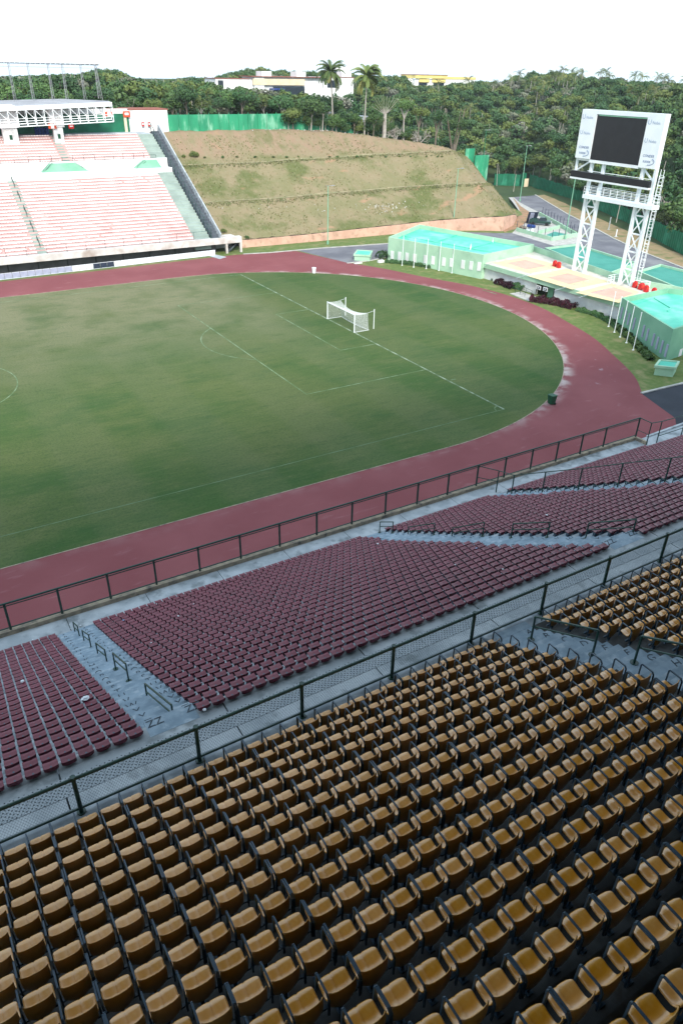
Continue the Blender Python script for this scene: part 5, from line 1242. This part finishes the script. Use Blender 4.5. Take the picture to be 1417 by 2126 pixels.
# fan shaped palm with a thick pale base
x = gy(797, 280, 119)[0]; z = crest(x); h = hfor((x, 119, z), 236); t = thing('fan_palm', 'fan shaped palm with stiff upright fronds and thick pale base on the crest', 'palm tree', (x, 119, z))
m = MB(); m.bar((x, 119, z-.3), (x, 119, z+h), .55, 8, .42)
m.build('trunk', 'palebark', t); fm = MB(); lv = MB(); ri = np.random.default_rng(5)
for k in range(17):
    a = -1.15+2.3*k/16+ri.normal(0, .05); L = ri.uniform(3.0, 4.8); yy = ri.normal(0, .35); e = Vector((x+math.sin(a)*L, 119+yy, z+h+math.cos(a)*L)); s_ = Vector((x, 119, z+h-.2)); fm.bar(s_, e, .07, 4, .03); d_ = (e-s_).normalized(); sd_ = Vector((math.cos(a), 0, -math.sin(a)))
    for j in range(14):
        f = .45+.55*j/14; c = s_+d_*L*f
        for sg in (-1, 1): tip = c+sd_*sg*.55*(1.1-f*.6)+d_*.4-Vector((0, ri.normal(0, .1), .12)); w_ = d_*.08; lv.quad(c-w_, c+w_, tip+w_*.4, tip-w_*.4)
fm.build('frond_stem', 'palebark', t); lv.build('frond', 'palm', t)
for u, v, Y, h, i, lb in ((867, 294, 117.5, 6.5, 0, 'pale bare tree with spreading crooked branches on the crest'), (820, 292, 118.5, 5.5, 1, 'smaller leaning bare tree right of the fan palm'), (1270, 480, 0, 0, 2, '')):
    if Y: x = gy(u, v, Y)[0]; bare_tree(x, Y, crest(x), h, lb, i)
P = gz(1395, 470, 2.5); bare_tree(P[0]+3, P[1]+3, hillz(P[0]+3, P[1]+3), 11, 'grey leafless tree behind the green fence near the right edge', 2)
def behind(u, d): # a point d metres beyond the long sheet fence, in picture column u
    for D in np.arange(150, 330, .5):
        rr_ = ray(u, 480); q_ = rr_[:2]/np.linalg.norm(rr_[:2]); x, y = CAM[0]+q_[0]*D, CAM[1]+q_[1]*D
        if (x-86)*.903-(y-42)*.437 > d or y > 141+d: return x, y
    return x, y
x, y = behind(1408, 4); tree(x, y, hillz(x, y), 7.5, 4.6, 0, 'leaf3', 'yellow green rounded tree behind the green fence at the right edge')
for i, u in enumerate(range(598, 985, 11)):
    Y = 120.4+RV.uniform(0, 3.5); x = gy(u, 270, Y)[0]; z = crest(x)-.2; h = RV.uniform(2.8, 5.6); r_ = RV.uniform(2.0, 3.0)
    t = thing('bush', 'tall leafy bush in the dark thicket along the crest right of the hoarding', 'bush', (x, Y, z), 'thicket along the crest', float(RV.uniform(0, 6)))
    o = bpy.data.objects.new('foliage', crown_mesh(i % 7 if i % 7 != 5 else 0, ['leaf2', 'leaf1', 'leaf2', 'leaf3', 'leaf1'][i % 5])); COL.objects.link(o); o.parent = t; o.location = (0, 0, h*.48); o.scale = (r_, r_, h*.62)
    o = bpy.data.objects.new('stem', TRKP[i % 2]); COL.objects.link(o); o.parent = t; o.scale = (h*.4, h*.4, h*.7)
# --- ranks of individual trees
def free(x, y): return True
cnt = 0; pts = []
def place_tree(x, y, hmin, hmax, mats, label, group, extra=0, rr=(.38, .5)):
    global cnt
    z = hillz(x, y)
    if z < -.5: return
    u, v, c = proj((x, y, z+5))
    if not (-40 < u < 1457) or c < 0: return
    h = min(RV.uniform(hmin, hmax), topz(x, y, extra)-z)
    if h < 2.2: return
    mt = mats[int(RV.integers(0, len(mats)))]; r = h*RV.uniform(*rr); tree(x, y, z, h, r, int(RV.integers(0, 7)), mt, label, group, RV.random() < .2); cnt += 1
for i in range(30):
    x = -42+i*3.35+RV.uniform(-1, 1); y = 125.5+RV.uniform(0, 5)+(8 if x < -2 else 0)
    if -5 < x < 9: y = 131+RV.uniform(0, 4)
    place_tree(x, y, 6.0, 10, ['leaf1', 'leaf2', 'leaf2', 'leaf3'], 'leafy tree in the belt just behind the green hoarding and far stand', 'trees behind the hoarding', 8)
for i in range(16):
    x = -40+i*6+RV.uniform(-2, 2); y = 140+RV.uniform(0, 8); place_tree(x, y, 8, 12, ['leaf2', 'leaf1', 'leaf4'], 'taller tree in the second rank behind the far stand', 'second rank trees', 0)
for u in (22, 330, 395, 425): 
    x = gy(u, 170, 140)[0]; z = hillz(x, 140); palm(x, 140, z, 6.5, 3.2, 'short palm among the trees behind the far stand and hoarding', 'short palms behind the hoarding', int(u) % 2)
for u in list(range(1020, 1440, 17)):
    x, y = behind(u+RV.uniform(-5, 5), RV.uniform(2.5, 7)); place_tree(x, y, 4.5, 8.5, ['leaf1', 'leaf2', 'leaf3', 'leaf1'], 'tree in the first rank beyond the long green sheet fence', 'first rank trees beyond the sheet fence', 0, (.45, .6))
for i in range(46):       # palms standing out of the wood, mostly on the ridge
    if i < 30: u = [1075, 1092, 1100, 1112, 1121, 1133, 1140, 1150, 1163, 1172, 1185, 1220, 1232, 1305, 1335, 1396, 1060, 1085, 1127, 1157, 1108, 1145, 1168, 1240, 1290, 1360, 960, 1010, 900, 1045][i]; D = 395+RV.uniform(-25, 20); ex = RV.uniform(-6, 6)
    else: u = RV.uniform(880, 1417); D = RV.uniform(250, 370); ex = 25
    rr_ = ray(u, 300); q_ = rr_[:2]/np.linalg.norm(rr_[:2]); x, y = CAM[0]+q_[0]*D, CAM[1]+q_[1]*D; z = hillz(x, y)
    if z < 0: continue
    h = min(9.5, topz(x, y, ex)-z) if i < 30 else RV.uniform(6, 8)
    if h > 3: palm(x, y, z, h, RV.uniform(3.2, 4.2), 'palm standing out above the trees of the wooded ridge' if i < 30 else 'palm half hidden among trees on the wooded hillside', 'palms on the ridge' if i < 30 else 'palms on the hillside', i)
# --- the wood itself
prot = []
for i in range(8):
    V, T, L, ti = crown_arrays([420, 360, 460, 380, 420, 200, 400, 360][i], 500+i, [8, 10, 7, 12, 9, 8, 6, 11][i], [.22, .21, .22, .20, .22, .18, .23, .21][i], [1, .8, 1.2, .9, 1.1, 1, .7, 1][i]); prot.append((V, T, L, ti))
groups_ = {'leaf1': [], 'leaf2': [], 'leaf3': [], 'leaf4': []}
def wood(x, y, r0=None):
    z = hillz(x, y); 
    if z < -.5: return
    h = RV.uniform(5.5, 10.5); tz = topz(x, y, RV.exponential(5))-z
    if tz < h: h = tz
    if h < 1.6: return
    r = min(RV.uniform(2.6, 4.8), h*.75); g = RV.choice(['leaf1', 'leaf2', 'leaf3', 'leaf4'], p=[.40, .34, .19, .07])
    groups_[g].append((x, y, z+h-r*.85, RV.uniform(0, 6.28), r))
az0 = math.atan2(*(ray(-40, 200)[:2])); 
for it_ in range(6500):
    u = RV.uniform(-60, 1480); D = math.sqrt(RV.uniform(175**2, 470**2)); q_ = ray(u, 260)[:2]; q_ = q_/np.linalg.norm(q_); x, y = CAM[0]+q_[0]*D, CAM[1]+q_[1]*D
    e = (x-86)*.903-(y-42)*.437
    if x < 88 and y < 128: continue
    if x < 10 and y < 136: continue
    if 60 < x < 128 and 225 < y < 245: continue
    if 192 < x < 250 and 296 < y < 316: continue
    if e < 3 and y < 144 and x > 84: continue
    k = (int(x/4.6), int(y/4.6))
    if k in pts: continue
    pts.append(k); wood(x, y)
wd = thing('woodland', 'dense green wood covering the plateau and the hillside beyond the fences', 'woodland', (0, 0, 0)); wd['kind'] = 'stuff'
tot = 0
for g, L_ in groups_.items():
    Vs, Ts, Ls, Ti, k = [], [], [], [], 0
    for n_, (x, y, z, a, r) in enumerate(L_):
        V, T, L, ti = prot[n_ % 8]; c, s_ = math.cos(a), math.sin(a); W = np.empty_like(V); W[:, 0] = (V[:, 0]*c-V[:, 1]*s_)*r+x; W[:, 1] = (V[:, 0]*s_+V[:, 1]*c)*r+y; W[:, 2] = V[:, 2]*r*.95+z
        Vs.append(W); Ts.append(T); Ls.append(L+k); k += len(V); Ti.append(np.clip(ti*.7+RV.uniform(-.25, .45), 0, 1))
    if not Vs: continue
    me = numesh('foliage', np.concatenate(Vs), np.concatenate(Ts), np.concatenate(Ls), g, np.concatenate(Ti)); o = bpy.data.objects.new('foliage', me); COL.objects.link(o); o.parent = wd; o['kind'] = 'stuff'; tot += len(L_)
print('wood crowns', tot, 'individual trees', cnt)
# pale trunks glimpsed inside the wood belong to it
m = MB()
for i in range(260):
    u = RV.uniform(0, 1417); D = RV.uniform(200, 390); q_ = ray(u, 260)[:2]; q_ = q_/np.linalg.norm(q_); x, y = CAM[0]+q_[0]*D, CAM[1]+q_[1]*D; z = hillz(x, y)
    if z < 0 or (x < 88 and y < 128) or topz(x, y)-z < 7: continue
    m.bar((x, y, z), (x+RV.normal(0, .8), y, z+RV.uniform(4.5, 8)), .14, 4, .07)
o = m.build('trunks', 'palebark', wd); o['kind'] = 'stuff'
# --- shrubs and plants on the embankment
def hitbank(u, v):
    d = ray(u, v)
    for s in np.arange(140, 260, .25):
        P = CAM+d*s
        if 3.6 < P[0] < 87 and P[1] > 88 and P[2] < bankz(P[0], P[1]): return P
    return CAM+d*190
def shrub(P, r, mat, label, group=None, ci=0):
    t = thing('shrub', label, 'shrub', P, group, float(RV.uniform(0, 6))); o = bpy.data.objects.new('foliage', crown_mesh(ci, mat)); COL.objects.link(o); o.parent = t; o.location = (0, 0, r*.5); o.scale = (r, r, r*.95)
    m = MB(); m.bar((P[0], P[1], P[2]-.2), (P[0], P[1], P[2]+r*.6), r*.07, 5); m.build('stem', 'bark', t)
for u, v, r, mt, lb in ((404, 328, 1.3, 'leaf3', 'bright leafy sapling on the upper berm near the far stand stairs'), (382, 328, .6, 'leaf3', 'small leafy sapling left of the brightest sapling on the berm'), (512, 497, .65, 'leaf1', 'round green shrub at the foot of the embankment by the white beam'), (463, 484, .9, 'leaf3', 'wide olive shrub beside the outer stair of the far stand'), (1065, 345, .5, 'leaf1', '')):
    if lb: shrub(hitbank(u, v), r, mt, lb, None, int(u) % 5)
for i, u in enumerate([365, 425, 462, 492, 530, 567, 595, 619, 645, 684, 700, 722, 740, 771, 800, 829, 852, 885, 908, 917]):
    shrub(hitbank(u, 329-(u-365)*.004), RV.uniform(.28, .55), 'leaf3' if i % 2 else 'leaf1', 'small plant in the row along the upper berm of the embankment', 'small plants along the upper berm', i % 5)
# pale channels along the berms
def drape(d0, w_, name, x0=6, x1=84):
    m = MB(); prev = None
    for x in np.arange(x0, x1, 1.):
        y = wally(max(x, 9))+d0; a = (x, y, bankz(x, y)+.06); b = (x, y+w_, bankz(x, y+w_)+.06)
        if bankz(x, y) > crest(x)-.4: prev = None; continue
        if prev: m.quad(prev[0], a, b, prev[1])
        prev = (a, b)
    return struct(m, name, 'palesoil')
MT['palesoil'] = M('pale dusty berm', (.30, .25, .15), (.20, .19, .10), .5, .95)
drape(10.6, .55, 'berm_path'); drape(21.2, .55, 'berm_path')
MT['duller'] = M('long green berm grass', (.12, .135, .055), (.17, .16, .075), .4, .95)
V = []
for i in range(1500):      # tufts of longer grass below the berms
    x = RV.uniform(5, 82); d0 = [9.6, 20.4][i % 2]+RV.normal(0, .35); y = wally(max(x, 9))+d0
    if bankz(x, y) > crest(x)-.3: continue
    V.append((x, y, bankz(x, y)+.12))
V = np.array(V); Q = leaf_quads(V, np.tile([0, -.6, .4], (len(V), 1)), .42, RV); n = len(V)
o = bpy.data.objects.new('berm_grass', numesh('berm_grass', Q, np.full(n, 4), np.arange(4*n), 'duller')); COL.objects.link(o); tag(o, 'green fringe of longer grass along both berms of the embankment', 'grass', kind='stuff')
V = []
for i in range(5200):
    x = RV.uniform(4, 84); y = wally(max(x, 9))+RV.uniform(.3, 30)
    if RV.random() > .25+.75*(math.sin(x*.23)*math.sin(y*.31+x*.05) > .1): continue
    V.append((x, y, bankz(x, y)+.08))
V = np.array(V); n = len(V); Q = leaf_quads(V, np.tile([0, -.6, .6], (n, 1)), .34, RV)
MT['tuft'] = M('straw and green tufts', (.20, .17, .08), (.10, .11, .035), .3, .95, lo=.42, hi=.58)
o = bpy.data.objects.new('slope_tufts', numesh('slope_tufts', Q, np.full(n, 4), np.arange(4*n), 'tuft')); COL.objects.link(o); tag(o, 'straw coloured and green tufts scattered over the embankment slope', 'grass', kind='stuff')
V = []
for i in range(90):
    P = hitbank(RV.normal(800, 30) if i % 3 else RV.uniform(450, 950), RV.normal(431, 5)); V.append(P+(0, 0, .12))
for i in range(60): u = RV.uniform(500, 980); x = gy(u, 272, 119.2)[0]; V.append(np.array([x, 119.2+RV.normal(0, .8), bankz(x, 119.2)+.1]))
V = np.array(V); n = len(V); Q = leaf_quads(V, np.tile([0, -1, .5], (n, 1)), .34, RV)
o = bpy.data.objects.new('rubble', numesh('rubble', Q, np.full(n, 4), np.arange(4*n), 'kerbstone')); COL.objects.link(o); tag(o, 'scattered pale rubble on the lower slope and crest of the embankment', 'rubble', kind='stuff')
# --- hedges
def hedge(pts, w_, h, mat, label, dens=330, size=.25):
    pts = [np.array(p[:2], float) for p in pts]; C = []; N = []
    for a, b in zip(pts[:-1], pts[1:]):
        L = np.linalg.norm(b-a); d_ = (b-a)/L; q_ = np.array([-d_[1], d_[0]]); n = int(L*dens)
        for i in range(n):
            s = RV.uniform(0, L); th = RV.uniform(0, math.pi); lump = 1+.22*math.sin(s*3.1+a[0])+.12*math.sin(s*7); C.append((*(a+d_*s+q_*math.cos(th)*w_/2*lump), abs(math.sin(th))**.6*h*lump*RV.uniform(.75, 1.08))); N.append((*(q_*math.cos(th)), math.sin(th)))
    C = np.array(C); n = len(C); Q = leaf_quads(C, np.array(N), size, RV); me = numesh('hedge', Q, np.full(n, 4), np.arange(4*n), mat, RV.uniform(0, 1, n)**2)
    o = bpy.data.objects.new('hedge', me); COL.objects.link(o); return tag(o, label, 'hedge')
hedge([gz(*q) for q in ((800, 545), (845, 549), (905, 558), (960, 567), (1002, 575), (1026, 583))], .8, .55, 'leaf2', 'clipped dark green hedge at the foot of the long mint building')
hedge([gz(*q) for q in ((1028, 588), (1048, 594), (1064, 601))], 1.3, .8, 'purple', 'short dark purple hedge left of the pale entrance path')
hedge([gz(*q) for q in ((1064, 598), (1086, 604))], 1.0, .9, 'leaf2', 'dark green bushes behind the handrail left of the entrance')
hedge([gz(*q) for q in ((1099, 625), (1130, 629), (1160, 634), (1192, 643))], 1.4, .9, 'purple', 'long dark purple hedge right of the pale entrance path')
hedge([gz(*q) for q in ((1196, 645), (1235, 655), (1262, 668), (1284, 684))], .9, .55, 'leaf2', 'low green hedge before the white wall right of the purple hedge')
hedge([gz(*q) for q in ((1284, 684), (1310, 708), (1335, 734), (1350, 750))], .9, .6, 'leaf1', 'low green hedge along the darker building behind the right flagpoles')
tag(hedge([gz(*q) for q in ((788, 532), (803, 540))], 2.0, 1.0, 'leaf2', 'dark shrubs against the left end of the long mint building'), cat='shrubs')

# ================================================================== AIR
m = MB(); m.bb(-300, 530, -125, 640, -2, 62); hz = m.build('haze', 'net'); hz.data.materials.clear()
hm = bpy.data.materials.new('pale air'); hm.use_nodes = True; hn = hm.node_tree; hn.nodes.clear(); pv = hn.nodes.new('ShaderNodeVolumePrincipled'); ho = hn.nodes.new('ShaderNodeOutputMaterial')
pv.inputs['Color'].default_value = (.86, .93, 1, 1); pv.inputs['Density'].default_value = .00014; pv.inputs['Anisotropy'].default_value = .2; hn.links.new(pv.outputs[0], ho.inputs['Volume']); hz.data.materials.append(hm)
tag(hz, kind='stuff', label='thin pale haze over the whole stadium and wooded hills', cat='haze')
